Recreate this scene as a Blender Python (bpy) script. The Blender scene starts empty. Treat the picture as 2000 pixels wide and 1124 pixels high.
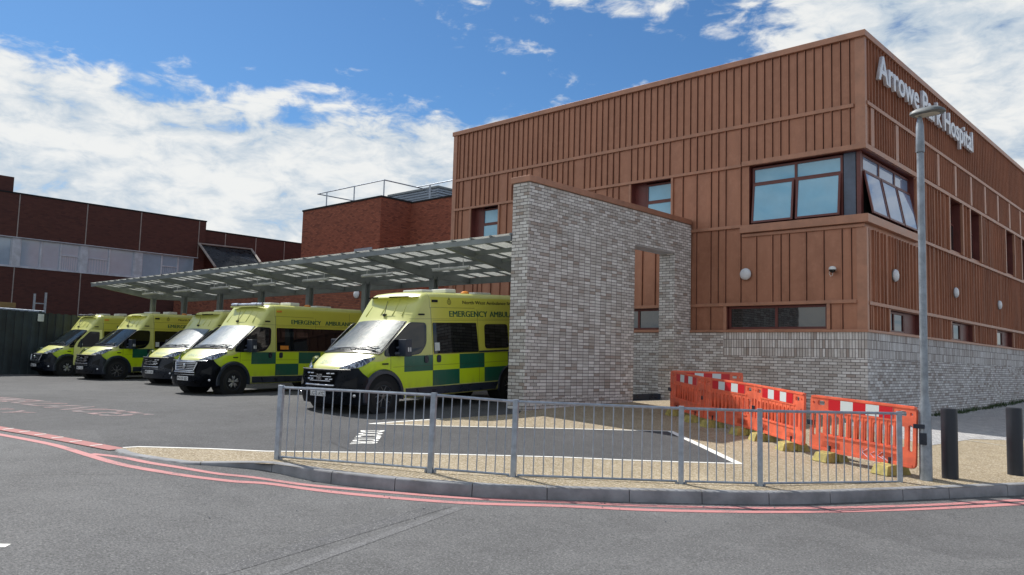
import bpy, bmesh, math, random
import numpy as np
from mathutils import Vector, Matrix, geometry
rnd = random.Random(7)
R = math.radians
sc = bpy.context.scene

# ------------------------------------------------------------------ camera
F, PIT, ROL, YAW = 1566.66, 0.0888, 0.0278, -0.7521
#CAMFIT
def cam_axes():
    cp, sp = math.cos(PIT), math.sin(PIT); cy, sy = math.cos(YAW), math.sin(YAW); cr, sr = math.cos(ROL), math.sin(ROL)
    f = Vector((cp*sy, cp*cy, sp)); r = Vector((cy, -sy, 0)); u = r.cross(f)
    return r*cr+u*sr, -r*sr+u*cr, f
CR, CU, CF = cam_axes()
cam = bpy.data.cameras.new("camera"); camo = bpy.data.objects.new("camera", cam)
sc.collection.objects.link(camo); sc.camera = camo
camo.matrix_world = Matrix(((CR.x, CU.x, -CF.x, 0), (CR.y, CU.y, -CF.y, 0), (CR.z, CU.z, -CF.z, 0), (0, 0, 0, 1)))
cam.sensor_width = 36; cam.lens = 36*F/2000; cam.clip_end = 3000; cam.clip_start = 0.05

# ------------------------------------------------------------------ sun, sky, exposure
SUN = Vector((-0.90, 0.06, 1.0)).normalized()      # towards the sun
sl = bpy.data.lights.new("sun", 'SUN'); sl.energy = 3.6; sl.angle = R(0.55); sl.color = (1, 0.955, 0.88)
so = bpy.data.objects.new("sun", sl); sc.collection.objects.link(so)
so.rotation_euler = SUN.to_track_quat('Z', 'Y').to_euler(); so.location = SUN*60
sc.view_settings.view_transform = 'Standard'; sc.view_settings.look = 'None'
sc.view_settings.exposure = 0.62; sc.view_settings.gamma = 1
SKYS = 0.12
w = bpy.data.worlds.new("World"); sc.world = w; w.use_nodes = True
NT = w.node_tree
# ---- tiny node expression helper
class NX:
    def __init__(s, nt): s.nt = nt
    def n(s, t, **k):
        o = s.nt.nodes.new(t)
        for a, b in k.items(): setattr(o, a, b)
        return o
    def put(s, sock, v):
        if isinstance(v, bpy.types.NodeSocket): s.nt.links.new(v, sock)
        elif v is not None: sock.default_value = v
    def m(s, op, a, b=None, c=None, clamp=False):
        o = s.n('ShaderNodeMath', operation=op); o.use_clamp = clamp
        s.put(o.inputs[0], a)
        if b is not None: s.put(o.inputs[1], b)
        if c is not None: s.put(o.inputs[2], c)
        return o.outputs[0]
    def add(s, a, b): return s.m('ADD', a, b)
    def sub(s, a, b): return s.m('SUBTRACT', a, b)
    def mul(s, a, b): return s.m('MULTIPLY', a, b)
    def gt(s, a, b): return s.m('GREATER_THAN', a, b)
    def lt(s, a, b): return s.m('LESS_THAN', a, b)
    def rng(s, v, a, b): return s.mul(s.gt(v, a), s.lt(v, b))
    def OR(s, a, b): return s.m('MAXIMUM', a, b)
    def line(s, v, c, wd): return s.lt(s.m('ABSOLUTE', s.sub(v, c)), wd)
    def mr(s, v, a, b, c=0.0, d=1.0, smooth=True):
        o = s.n('ShaderNodeMapRange'); o.interpolation_type = 'SMOOTHSTEP' if smooth else 'LINEAR'
        s.put(o.inputs['Value'], v)
        for nm, x in (('From Min', a), ('From Max', b), ('To Min', c), ('To Max', d)): s.put(o.inputs[nm], x)
        return o.outputs['Result']
    def sep(s, v):
        o = s.n('ShaderNodeSeparateXYZ'); s.put(o.inputs[0], v); return o.outputs[0], o.outputs[1], o.outputs[2]
    def comb(s, x, y, z=0.0):
        o = s.n('ShaderNodeCombineXYZ')
        for i, v in enumerate((x, y, z)): s.put(o.inputs[i], v)
        return o.outputs[0]
    def mix(s, f, a, b, typ='MIX'):
        o = s.n('ShaderNodeMix', data_type='RGBA', blend_type=typ)
        s.put(o.inputs['Factor'], f); s.put(o.inputs[6], col4(a)); s.put(o.inputs[7], col4(b)); return o.outputs[2]
    def noise(s, v, scale, detail=3, rough=.5, dist=0):
        o = s.n('ShaderNodeTexNoise'); s.put(o.inputs['Vector'], v)
        o.inputs['Scale'].default_value = scale; o.inputs['Detail'].default_value = detail
        o.inputs['Roughness'].default_value = rough; o.inputs['Distortion'].default_value = dist
        return o.outputs['Fac']
    def scl(s, v, x, y, z):
        o = s.n('ShaderNodeMapping'); s.put(o.inputs[0], v); o.inputs['Scale'].default_value = (x, y, z); return o.outputs[0]
def col4(c):
    if isinstance(c, (tuple, list)) and len(c) == 3: return (*c, 1)
    return c
X = NX(NT)
sky = X.n('ShaderNodeTexSky'); sky.sky_type = 'NISHITA'; sky.sun_disc = False
sky.sun_elevation = math.asin(SUN.z); sky.sun_rotation = math.atan2(SUN.x, SUN.y)
sky.air_density = 1.0; sky.dust_density = 0.3; sky.ozone_density = 3.5
tc = X.n('ShaderNodeTexCoord')
dx, dy, dz = X.sep(tc.outputs['Generated'])
zc = X.m('MAXIMUM', dz, 0.03)
cx, cy = X.m('DIVIDE', dx, zc), X.m('DIVIDE', dy, zc)      # plane of a high cloud layer
cv = X.comb(cx, cy, 0)
# axes along / across the view azimuth
fa = Vector((CF.x, CF.y)).normalized(); ra = Vector((CR.x, CR.y)).normalized()
cf = X.add(X.mul(cx, fa.x), X.mul(cy, fa.y)); cr_ = X.add(X.mul(cx, ra.x), X.mul(cy, ra.y))
n1 = X.noise(X.comb(dx, dy, X.mul(dz, 3.0)), 5.5, 6, .58, .25)
sv = X.comb(dx, dy, X.mul(dz, 2.3))
n2 = X.noise(sv, 21.0, 7, .60, .35)
n3 = X.noise(cv, 0.55, 3, .5)
el = X.m('ARCTANGENT', X.m('DIVIDE', 1.0, X.m('SQRT', X.add(X.mul(cx, cx), X.mul(cy, cy)))))
az = X.m('ARCTANGENT', X.m('DIVIDE', cr_, X.m('MAXIMUM', cf, 0.05)))
# bank low on the left, second bank high on the right
# bank edge elevation as a function of azimuth
edge = X.add(0.318, X.mul(X.m('ABSOLUTE', X.add(az, .25)), 0.03))
low = X.mul(X.mr(X.sub(el, edge), 0.048, -0.075), .93)
right = X.mul(X.mr(az, 0.14, 0.46), .97)
topw = X.mul(X.mr(el, 0.33, 0.44), X.mul(X.mr(az, -0.40, 0.05), 0.56))
right = X.mul(right, X.mr(dx, .35, -.02))  # cloud thinned out of view so the side facade stays darker
back = X.mul(X.mr(dy, 0.1, -0.5, 0, .92), X.mr(dx, .75, 0.0, .30, 1))  # unseen cloud behind the view, added to brighten the front facade
cov = X.m('MAXIMUM', X.m('MAXIMUM', low, right), X.m('MAXIMUM', topw, back))
base = X.add(X.mul(n1, 0.46), X.mul(n2, 0.54))
thr = X.sub(0.70, X.mul(cov, 0.40))
mask = X.mr(X.sub(base, thr), -0.045, 0.12)
mask = X.mul(mask, X.mr(el, 0.0, .05))
shade = X.mr(X.add(X.mul(n2, .55), X.mul(n1, .45)), 0.38, 0.60)
ccol = X.mix(shade, (0.34, 0.40, 0.46), (0.58, 0.585, 0.575))
skyc = X.mix(1.0, sky.outputs[0], (SKYS*.30, SKYS*.45, SKYS*.56, 1), 'MULTIPLY')
final = X.mix(X.mul(mask, 0.97), skyc, ccol)
bg = NT.nodes.get('Background') or X.n('ShaderNodeBackground')
NT.links.new(final, bg.inputs['Color']); bg.inputs['Strength'].default_value = 1.0
out = NT.nodes.get('World Output') or X.n('ShaderNodeOutputWorld')
NT.links.new(bg.outputs[0], out.inputs[0])

# ------------------------------------------------------------------ measuring helpers (pixel of the photo -> point on a real plane)
def ray(px, py):
    return CR*((px-1000)/F)+CU*(-(py-562)/F)+CF
def on(px, py, ax, val):
    d = ray(px, py); return d*(val/d[ax])

# ------------------------------------------------------------------ ground height (a gentle slope up to the building)
GP = [(-9.76,5.9,-1.44),(-7.79,6.9,-1.46),(-7.02,7.63,-1.50),(-5.51,9.16,-1.54),(-4.8,9.92,-1.55),(-3.7,11.84,-1.56),
      (-12.1,13.4,-1.16),(-12.1,17.7,-1.02),(-3.3,12.6,-1.50),(-2.8,14.06,-1.49),(-7.19,25.6,-1.33),(-7.19,38.5,-1.13),
      (-13.45,10.5,-1.2),(-14,14.5,-1.0),(-21,11.2,-1.2),(-27,12.7,-1.2),(-31.8,12.2,-1.2),(-36.3,11.9,-1.21),(-39,9,-1.27),
      (-21,16,-1.05),(-30,16,-1.08),(-39,18,-1.15),(-14,3.5,-1.42),(-10.3,3.95,-1.47),(-25,3,-1.38),(-40,0,-1.45),(-3,0,-1.70),(4,2,-1.80),
      (0,8,-1.66),(5,15,-1.62),(5,28,-1.5),(12,50,-1.3),(-8.8,15.3,-1.28),(-7,14.4,-1.36),(-5.4,12.9,-1.45),(-10.2,16.7,-1.2),(-7.2,20.6,-1.26),
      (-10,-6,-1.7),(8,-6,-1.95),(-40,-8,-1.6),(-30,30,-1.0),(-50,30,-1.1),(15,20,-1.6)]
_gp = np.array(GP)
def _phi(r2): return r2*np.log(np.maximum(r2, 1e-9))*.5
def _tps():
    n = len(_gp); d = _gp[:, None, :2]-_gp[None, :, :2]; K = _phi((d**2).sum(-1))+np.eye(n)*6.0
    P = np.c_[np.ones(n), _gp[:, :2]]; A = np.zeros((n+3, n+3)); A[:n, :n] = K; A[:n, n:] = P; A[n:, :n] = P.T
    return np.linalg.solve(A, np.r_[_gp[:, 2], 0, 0, 0])
_w = _tps()
def Gv(xs, ys):
    xs = np.clip(np.asarray(xs, float), -55, 14); ys = np.clip(np.asarray(ys, float), -8, 50)
    o = np.full(xs.shape, _w[-3])+_w[-2]*xs+_w[-1]*ys
    for (px_, py_, _), c in zip(_gp, _w[:-3]): o += c*_phi((xs-px_)**2+(ys-py_)**2)
    return o
def G(x, y): return float(Gv(np.array([x]), np.array([y]))[0])
def gp(px, py, off=0.0):
    d = ray(px, py); z = -1.4
    for _ in range(25):
        p = d*(z/d.z); z = G(p.x, p.y)+off
    return d*(z/d.z)

# ------------------------------------------------------------------ object helpers
COL = sc.collection
def link(o, parent=None):
    COL.objects.link(o)
    if parent: o.parent = parent
    return o
def tag(o, label=None, cat=None, group=None, kind=None):
    if label: o['label'] = label
    if cat: o['category'] = cat
    if group: o['group'] = group
    if kind: o['kind'] = kind
    return o
def empty(name, loc=(0, 0, 0), rz=0.0, label=None, cat=None, group=None):
    o = bpy.data.objects.new(name, None); link(o); o.location = loc; o.rotation_euler = (0, 0, rz); o.empty_display_size = .2
    return tag(o, label, cat, group)
def finish(bm, name, mat, parent=None, smooth=0, bevel=0, loc=None):
    """bmesh -> one linked mesh object; smooth = crease angle in degrees"""
    bmesh.ops.recalc_face_normals(bm, faces=bm.faces)
    if smooth:
        for f in bm.faces: f.smooth = True
        for e in bm.edges:
            if len(e.link_faces) == 2 and e.calc_face_angle(0) > R(smooth): e.smooth = False
    me = bpy.data.meshes.new(name); bm.to_mesh(me); bm.free()
    o = bpy.data.objects.new(name, me); link(o, parent)
    for m_ in (mat if isinstance(mat, (list, tuple)) else [mat]): me.materials.append(m_)
    if bevel:
        b = o.modifiers.new('bevel', 'BEVEL'); b.width = bevel; b.segments = 2; b.limit_method = 'ANGLE'; b.angle_limit = R(40)
    if loc is not None: o.location = loc
    return o
def box(bm, a, b, mi=0, M=None):
    xs, ys, zs = zip(a, b)
    v = [bm.verts.new((x, y, z)) for x in xs for y in ys for z in zs]
    if M is not None:
        for q in v: q.co = M @ q.co
    for f in ((0, 1, 3, 2), (4, 6, 7, 5), (0, 4, 5, 1), (2, 3, 7, 6), (0, 2, 6, 4), (1, 5, 7, 3)):
        fc = bm.faces.new([v[i] for i in f]); fc.material_index = mi
    return v
def tube(bm, pts, r, n=8, caps=True, mi=0):
    """round bar through points; r a number or list"""
    pts = [Vector(p) for p in pts]; rs = r if isinstance(r, (list, tuple)) else [r]*len(pts); rings = []
    for i, p in enumerate(pts):
        d = (pts[min(i+1, len(pts)-1)]-pts[max(i-1, 0)]).normalized()
        q = d.to_track_quat('Z', 'Y')
        rings.append([bm.verts.new(p+q @ Vector((math.cos(2*math.pi*k/n)*rs[i], math.sin(2*math.pi*k/n)*rs[i], 0))) for k in range(n)])
    for a, b in zip(rings, rings[1:]):
        for k in range(n):
            f = bm.faces.new((a[k], a[(k+1) % n], b[(k+1) % n], b[k])); f.material_index = mi
    if caps: bm.faces.new(rings[0][::-1]).material_index = mi; bm.faces.new(rings[-1]).material_index = mi
def lathe(bm, prof, n=32, axis='X', c=(0, 0, 0), mi=0):
    """prof = [(along, radius)]"""
    rings = []
    for a, r in prof:
        ring = []
        for k in range(n):
            t = 2*math.pi*k/n; u, v = math.cos(t)*r, math.sin(t)*r
            p = (a, u, v) if axis == 'X' else (u, a, v) if axis == 'Y' else (u, v, a)
            ring.append(bm.verts.new(Vector(p)+Vector(c)))
        rings.append(ring)
    for a, b in zip(rings, rings[1:]):
        for k in range(n): bm.faces.new((a[k], a[(k+1) % n], b[(k+1) % n], b[k])).material_index = mi
    if prof[0][1] > 0: bm.faces.new(rings[0][::-1]).material_index = mi
    if prof[-1][1] > 0: bm.faces.new(rings[-1]).material_index = mi
def grid(bm, fn, nu, nv, mi=0):
    vs = [[bm.verts.new(fn(i/nu, j/nv)) for j in range(nv+1)] for i in range(nu+1)]
    for i in range(nu):
        for j in range(nv): bm.faces.new((vs[i][j], vs[i+1][j], vs[i+1][j+1], vs[i][j+1])).material_index = mi
    return vs
DG = lambda: bpy.context.evaluated_depsgraph_get()
def curve_mesh(splines, ext, bev=0.0, res=2):
    """flat outlines (holes included) -> thick plate as mesh data, in the XY plane"""
    cu = bpy.data.curves.new('c', 'CURVE'); cu.dimensions = '2D'; cu.fill_mode = 'BOTH'; cu.extrude = ext; cu.bevel_depth = bev; cu.bevel_resolution = 1
    for s in splines:
        sp = cu.splines.new('POLY'); sp.points.add(len(s)-1); sp.use_cyclic_u = True
        for p, q in zip(sp.points, s): p.co = (q[0], q[1], 0, 1)
    o = bpy.data.objects.new('c', cu); COL.objects.link(o); bpy.context.view_layer.update()
    me = bpy.data.meshes.new_from_object(o.evaluated_get(DG())); bpy.data.objects.remove(o); bpy.data.curves.remove(cu)
    return me
def text_mesh(s, size=1.0, ext=0.0, bev=0.0, align='LEFT', off=0.0, sp=1.0):
    cu = bpy.data.curves.new('t', 'FONT'); cu.body = s; cu.size = size; cu.extrude = ext; cu.bevel_depth = bev; cu.align_x = align; cu.offset = off
    cu.space_character = sp; cu.resolution_u = 3
    o = bpy.data.objects.new('t', cu); COL.objects.link(o); bpy.context.view_layer.update()
    me = bpy.data.meshes.new_from_object(o.evaluated_get(DG())); bpy.data.objects.remove(o); bpy.data.curves.remove(cu)
    return me
def mesh_obj(name, me, mat, parent=None, M=None, smooth=0):
    if M is not None: me.transform(M)
    me.materials.clear(); me.materials.append(mat); me.name = name
    o = bpy.data.objects.new(name, me); link(o, parent); return o
def addmesh(bm, me, M=None):
    if M is not None: me.transform(M)
    bm.from_mesh(me); bpy.data.meshes.remove(me)
def width(me):
    xs = [v.co.x for v in me.vertices]; return (min(xs), max(xs)) if xs else (0, 0)
def rrect(x0, y0, x1, y1, r, n=4):
    o = []
    for cx_, cy_, a in ((x1-r, y1-r, 0), (x0+r, y1-r, 90), (x0+r, y0+r, 180), (x1-r, y0+r, 270)):
        for k in range(n+1): t = R(a+90*k/n); o.append((cx_+r*math.cos(t), cy_+r*math.sin(t)))
    return o
def frame(o, x, y, z): return Matrix(((x[0], y[0], z[0], o[0]), (x[1], y[1], z[1], o[1]), (x[2], y[2], z[2], o[2]), (0, 0, 0, 1)))
def kids(o): return [c for c in bpy.data.objects if c.parent == o]
def copy_tree(o, parent=None):
    c = o.copy(); COL.objects.link(c)
    if parent: c.parent = parent
    for ch in kids(o): copy_tree(ch, c)
    return c

# ------------------------------------------------------------------ materials
def new_mat(name):
    m = bpy.data.materials.new(name); m.use_nodes = True; nt = m.node_tree; b = nt.nodes['Principled BSDF']; return m, NX(nt), b
def pos(x): return x.n('ShaderNodeNewGeometry').outputs['Position']
def objc(x): return x.n('ShaderNodeTexCoord').outputs['Object']
def simple(name, c, rough=.5, metal=0, var=.12, scale=3.0, bump=0, bscale=60, spec=None, coat=0, c2=None, trans=0):
    m, x, b = new_mat(name); v = objc(x)
    n = x.noise(v, scale, 5, .6)
    cc = x.mix(x.mr(n, .3, .7), c2 or tuple(q*(1-var*1.6) for q in c), tuple(min(1, q*(1+var)) for q in c))
    x.put(b.inputs['Base Color'], cc); x.put(b.inputs['Roughness'], x.mr(n, .25, .75, max(.02, rough-.07), min(1, rough+.07)))
    b.inputs['Metallic'].default_value = metal
    if spec is not None: b.inputs['Specular IOR Level'].default_value = spec
    if coat: b.inputs['Coat Weight'].default_value = coat; b.inputs['Coat Roughness'].default_value = .06
    if bump:
        bp = x.n('ShaderNodeBump'); bp.inputs['Strength'].default_value = bump; bp.inputs['Distance'].default_value = .01
        x.put(bp.inputs['Height'], x.noise(v, bscale, 4, .6)); x.put(b.inputs['Normal'], bp.outputs[0])
    return m
def brick_mat(name, ca, cb, cdark, mortar, bw=.225, bh=.075, mo=.010, stack=False, soldier=False, bump=.5, darkp=.2):
    m, x, b = new_mat(name); g = x.n('ShaderNodeNewGeometry'); px_, py_, pz_ = x.sep(g.outputs['Position']); nx_, ny_, nz_ = x.sep(g.outputs['True Normal'])
    isx = x.gt(x.m('ABSOLUTE', nx_), .6)
    u = x.add(x.mul(isx, py_), x.mul(x.sub(1, isx), px_))
    wob = x.mul(x.sub(x.noise(g.outputs['Position'], 9, 2), .5), .006)
    vec = x.comb(x.add(u, wob), x.add(pz_, wob), 0)
    def bt(off, bw_, bh_, vv):
        t = x.n('ShaderNodeTexBrick'); x.put(t.inputs['Vector'], vv); t.offset = off; t.offset_frequency = 2; t.squash = 1
        t.inputs['Scale'].default_value = 1; t.inputs['Mortar Size'].default_value = mo*.62; t.inputs['Mortar Smooth'].default_value = .25
        t.inputs['Brick Width'].default_value = bw_; t.inputs['Row Height'].default_value = bh_; t.inputs['Bias'].default_value = 0
        t.inputs['Color1'].default_value = (0, 0, 0, 1); t.inputs['Color2'].default_value = (1, 1, 1, 1); t.inputs['Mortar'].default_value = (.5, .5, .5, 1)
        return t.outputs['Color'], t.outputs['Fac']
    c, f = bt(.5, bw, bh, vec)
    if stack:   # stack bonded field inside the feature wall
        c2, f2 = bt(0, bw, bh, vec)
        msk = x.mul(x.mul(x.rng(py_, 14.05, 17.15), x.rng(pz_, -.87, 3.13)), isx)
        c = x.mix(msk, c, c2); f = x.add(x.mul(f, x.sub(1, msk)), x.mul(f2, msk))
    if soldier:  # three soldier courses on top of the plinth
        c3, f3 = bt(0, .075, .225, x.comb(x.add(u, wob), x.sub(pz_, .94), 0))
        msk = x.mul(x.gt(pz_, .94-.675), x.OR(isx, x.gt(px_, -11.05)))
        c = x.mix(msk, c, c3); f = x.add(x.mul(f, x.sub(1, msk)), x.mul(f3, msk))
    per = x.sep(c)[0]
    fine = x.noise(vec, 26, 5, .7); big = x.noise(g.outputs['Position'], .8, 4, .6); mid = x.noise(vec, 7, 3, .6)
    base = x.mix(x.mr(x.add(x.mul(per, .6), x.mul(mid, .45)), .2, .85, smooth=False), ca, cb)
    dk = x.mr(x.m('FRACT', x.mul(per, 7.31)), 1-darkp-.02, 1-darkp+.05)
    base = x.mix(x.mul(dk, .75), base, cdark)
    base = x.mix(x.mr(fine, .52, .72), base, x.mix(.5, base, cdark))
    base = x.mix(x.mr(big, .35, .7, 0, .22), base, cdark)
    colr = x.mix(f, base, mortar)
    x.put(b.inputs['Base Color'], colr); b.inputs['Roughness'].default_value = .88; b.inputs['Specular IOR Level'].default_value = .25
    bp = x.n('ShaderNodeBump'); bp.inputs['Strength'].default_value = bump; bp.inputs['Distance'].default_value = .012
    x.put(bp.inputs['Height'], x.add(x.mul(x.sub(1, f), 1.0), x.mul(fine, .35))); x.put(b.inputs['Normal'], bp.outputs[0])
    return m
def ground_mat(name, ca, cb, speck, sp_scale, sp_lo, stain=.25, bump=.4, rough=.9, tracks=False, cracks=False, sp_amt=.8):
    m, x, b = new_mat(name); p = pos(x)
    big = x.noise(p, .35, 5, .6); mid = x.noise(p, 2.3, 5, .65); fine = x.noise(p, 48, 5, .8)
    base = x.mix(x.mr(x.add(x.mul(big, .6), x.mul(mid, .4)), .35, .65), ca, cb)
    base = x.mix(x.mr(fine, .3, .7), x.mix(1, base, (.45, .45, .45), 'MULTIPLY'), x.mix(1, base, (1.5, 1.5, 1.5), 'MULTIPLY'))
    vo = x.n('ShaderNodeTexVoronoi'); x.put(vo.inputs['Vector'], p); vo.inputs['Scale'].default_value = sp_scale
    rr = x.sep(vo.outputs['Color'])[0]
    base = x.mix(x.mul(x.gt(rr, sp_lo), sp_amt), base, speck)
    st = x.mr(x.noise(p, .9, 6, .7, .6), .55, .72); base = x.mix(x.mul(st, stain), base, tuple(q*.45 for q in ca))
    if tracks:   # worn wheel paths, tar joints
        px_, py_, pz_ = x.sep(p)
        wv = x.add(x.add(x.mul(px_, .75), x.mul(py_, .66)), x.mul(x.noise(p, .5, 3), .9))
        for q, wd, am in ((-1.55, .10, .35), (-1.12, .16, .25), (-.78, .05, .5)):
            base = x.mix(x.mul(x.mr(x.m('ABSOLUTE', x.sub(x.sub(x.mul(px_, .80), x.mul(py_, -.60)), q)), wd, wd*.4), am*0), base, (.2, .2, .2))
        # tar joints across the road
        j = x.add(x.add(x.mul(px_, .50), x.mul(py_, .87)), x.mul(x.noise(p, 1.1, 4, .7), .14))
    pv = x.n('ShaderNodeTexVoronoi'); x.put(pv.inputs['Vector'], p); pv.inputs['Scale'].default_value = .13; pv.inputs['Randomness'].default_value = .8
    base = x.mix(x.mr(x.sep(pv.outputs['Color'])[0], .2, .8, 0, .38, smooth=False), base, x.mix(1, base, (.55, .55, .57), 'MULTIPLY'))
    oil = x.mr(x.noise(p, 1.7, 4, .6), .66, .74, 0, .35); base = x.mix(oil, base, tuple(q*.4 for q in ca))
    if cracks:
        v2 = x.n('ShaderNodeTexVoronoi', feature='DISTANCE_TO_EDGE'); x.put(v2.inputs['Vector'], x.add(p, None) if False else p); v2.inputs['Scale'].default_value = .28
        wob = x.noise(p, 3, 5, .7)
        ck = x.mul(x.lt(x.add(v2.outputs['Distance'], x.mul(x.sub(wob, .5), .03)), .0035), x.gt(x.noise(p, .4, 2), .52))
        base = x.mix(x.mul(ck, .7), base, (.012, .012, .014))
    x.put(b.inputs['Base Color'], base); b.inputs['Roughness'].default_value = rough; b.inputs['Specular IOR Level'].default_value = .35
    bp = x.n('ShaderNodeBump'); bp.inputs['Strength'].default_value = bump; bp.inputs['Distance'].default_value = .012
    x.put(bp.inputs['Height'], x.add(fine, x.mul(rr, .8))); x.put(b.inputs['Normal'], bp.outputs[0])
    return m
def paint_mat(name, c, wear=.45, under=(.07, .07, .075)):
    m, x, b = new_mat(name); p = pos(x)
    n = x.add(x.mul(x.noise(p, 55, 5, .75), .6), x.mul(x.noise(p, 3, 4, .6), .4))
    cc = x.mix(x.mr(n, wear, wear+.08), under, c)
    x.put(b.inputs['Base Color'], cc); b.inputs['Roughness'].default_value = .8; return m

M = {}
M['asphalt'] = ground_mat('asphalt', (.118, .119, .122), (.158, .159, .162), (.26, .26, .26), 90, .955, cracks=False, bump=.6)
M['yard'] = ground_mat('yard_asphalt', (.085, .086, .090), (.115, .116, .120), (.22, .22, .22), 90, .97, cracks=False, bump=.5)
M['bay'] = ground_mat('bay_asphalt', (.076, .077, .081), (.104, .105, .109), (.22, .22, .23), 90, .97, bump=.5)
M['tan'] = ground_mat('resin_gravel', (.335, .268, .172), (.43, .35, .23), (.66, .58, .45), 60, .74, stain=.30, bump=.7, sp_amt=.75)
M['kerb'] = simple('kerb_stone', (.26, .265, .28), .85, var=.2, scale=2.5, bump=.5, bscale=90)
M['kerbtop'] = simple('pale_edging', (.55, .53, .47), .85, var=.15, scale=3, bump=.4, bscale=90)
M['pink'] = paint_mat('pink_paint', (.50, .205, .205), .40, (.24, .14, .14))
M['pinkw'] = paint_mat('worn_pink_paint', (.38, .20, .20), .50, (.11, .095, .10))
M['red'] = paint_mat('red_surface', (.36, .13, .125), .36, (.20, .10, .10))
M['white'] = paint_mat('white_road_paint', (.80, .79, .75), .33, (.35, .34, .32))
M['tar'] = simple('tar', (.025, .026, .028), .6)
m, x, b = new_mat('cobbles'); p = pos(x); vo = x.n('ShaderNodeTexBrick'); x.put(vo.inputs['Vector'], p)
vo.inputs['Scale'].default_value = 1; vo.inputs['Brick Width'].default_value = .2; vo.inputs['Row Height'].default_value = .1; vo.inputs['Mortar Size'].default_value = .008
vo.inputs['Color1'].default_value = (.42, .42, .44, 1); vo.inputs['Color2'].default_value = (.60, .59, .58, 1); vo.inputs['Mortar'].default_value = (.12, .12, .12, 1)
x.put(b.inputs['Base Color'], x.mix(x.mr(x.noise(p, 12, 4), .3, .7), x.mix(1, vo.outputs[0], (.7, .7, .7), 'MULTIPLY'), vo.outputs[0])); b.inputs['Roughness'].default_value = .9; M['cobble'] = m

def clad_mat(name, c, dark, lighter):
    m, x, b = new_mat(name); p = pos(x)
    n = x.noise(x.scl(p, 1, 1, .35), 1.1, 4, .6, .5); n2 = x.noise(p, 6, 5, .6); n3 = x.noise(x.scl(p, 6, 6, .5), 2, 4, .6)
    cc = x.mix(x.mr(n, .3, .7), dark, c); cc = x.mix(x.mr(n2, .4, .75, 0, .3), cc, lighter); cc = x.mix(x.mr(n3, .5, .8, 0, .25), cc, dark)  # random patches of a paler and a deeper bronze
    x.put(b.inputs['Base Color'], cc); x.put(b.inputs['Roughness'], x.mr(n, .3, .7, .38, .55)); b.inputs['Metallic'].default_value = .32
    bp = x.n('ShaderNodeBump'); bp.inputs['Strength'].default_value = .6; bp.inputs['Distance'].default_value = .03
    x.put(bp.inputs['Height'], x.noise(x.scl(p, 1, 1, .5), 3.2, 3, .5)); x.put(b.inputs['Normal'], bp.outputs[0])
    return m
M['clad'] = clad_mat('bronze_cladding', (.45, .212, .132), (.34, .152, .092), (.54, .27, .175))
M['trim'] = simple('bronze_trim', (.43, .215, .14), .42, metal=.25, var=.1)
M['winframe'] = simple('maroon_window_frame', (.15, .042, .036), .4, var=.1)
M['feature'] = brick_mat('pale_feature_brick', (.48, .45, .42), (.88, .86, .84), (.36, .28, .23), (.10, .088, .085), stack=True, bump=.7, mo=.011, darkp=.12)
M['plinth'] = brick_mat('pale_plinth_brick', (.46, .43, .41), (.82, .81, .81), (.33, .27, .24), (.095, .085, .085), soldier=True, bump=.7, mo=.011, darkp=.13)
M['redbrick'] = brick_mat('red_brick', (.25, .085, .052), (.36, .125, .075), (.15, .05, .035), (.11, .07, .06), bump=.4, darkp=.15, mo=.012)
M['brownbrick'] = brick_mat('dark_brown_brick', (.088, .036, .031), (.115, .046, .038), (.07, .03, .028), (.075, .045, .04), bump=.3, darkp=.1)
M['joint'] = simple('movement_joint', (.33, .29, .27), .8)
M['steel'] = simple('galvanised_steel', (.30, .335, .38), .45, metal=.55, var=.15, scale=9)
M['rail'] = simple('galvanised_rail', (.36, .41, .48), .42, metal=.5, var=.12, scale=12)
M['lamphead'] = simple('grey_lamp_casting', (.13, .145, .155), .45)
M['canopy_steel'] = simple('canopy_steel', (.22, .245, .26), .5, metal=.2, var=.12, scale=2)
M['black'] = simple('black_plastic', (.018, .026, .044), .30, var=.2)  # black, with a navy sky sheen put into the base colour
M['rubber'] = simple('tyre_rubber', (.014, .014, .015), .75)
M['alloy'] = simple('wheel_alloy', (.42, .42, .42), .35, metal=.6)
M['darkalloy'] = simple('dark_wheel_alloy', (.16, .155, .15), .35, metal=.5)
M['chrome'] = simple('chrome_trim', (.62, .64, .68), .18, metal=.9)
M['rib_shade'] = simple('painted_rib_shade', (.055, .022, .018), .8)  # dark maroon painted as the shade line beside each rib
M['void'] = simple('unlit_inside', (.010, .011, .013), .9)
M['orange'] = simple('orange_plastic', (.88, .165, .080), .42, var=.08, scale=5, c2=(.66, .13, .075))
M['yellowfoot'] = simple('yellow_rubber_foot', (.40, .33, .10), .75, var=.3, scale=8, bump=.3)
M['bollard'] = simple('black_bollard', (.016, .020, .030), .45, var=.15)
M['lampw'] = simple('white_lamp_bowl', (.66, .68, .72), .25, var=.04)
M['silver'] = simple('silver_letter_face', (.74, .77, .84), .35, metal=.25, var=.05)
M['greenfence'] = simple('dark_green_steel', (.026, .040, .044), .55, var=.3, scale=1.4)
M['louvre'] = simple('blue_grey_louvre', (.30, .35, .42), .5, metal=.2)
M['whitepanel'] = simple('white_infill_panel', (.52, .55, .62), .6)
M['timber'] = simple('yellow_timber', (.30, .20, .08), .8)
M['plate'] = simple('number_plate_white', (.74, .75, .76), .35, var=.03)
M['ink'] = simple('black_ink', (.012, .012, .014), .5)
M['greentext'] = simple('green_lettering', (.008, .10, .055), .5)
M['blindtext'] = simple('faint_green_lettering', (.22, .34, .18), .5)
M['amber'] = simple('amber_lens', (.75, .26, .03), .3)
M['whiteplastic'] = simple('white_plastic', (.72, .73, .72), .35, var=.04)
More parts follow.
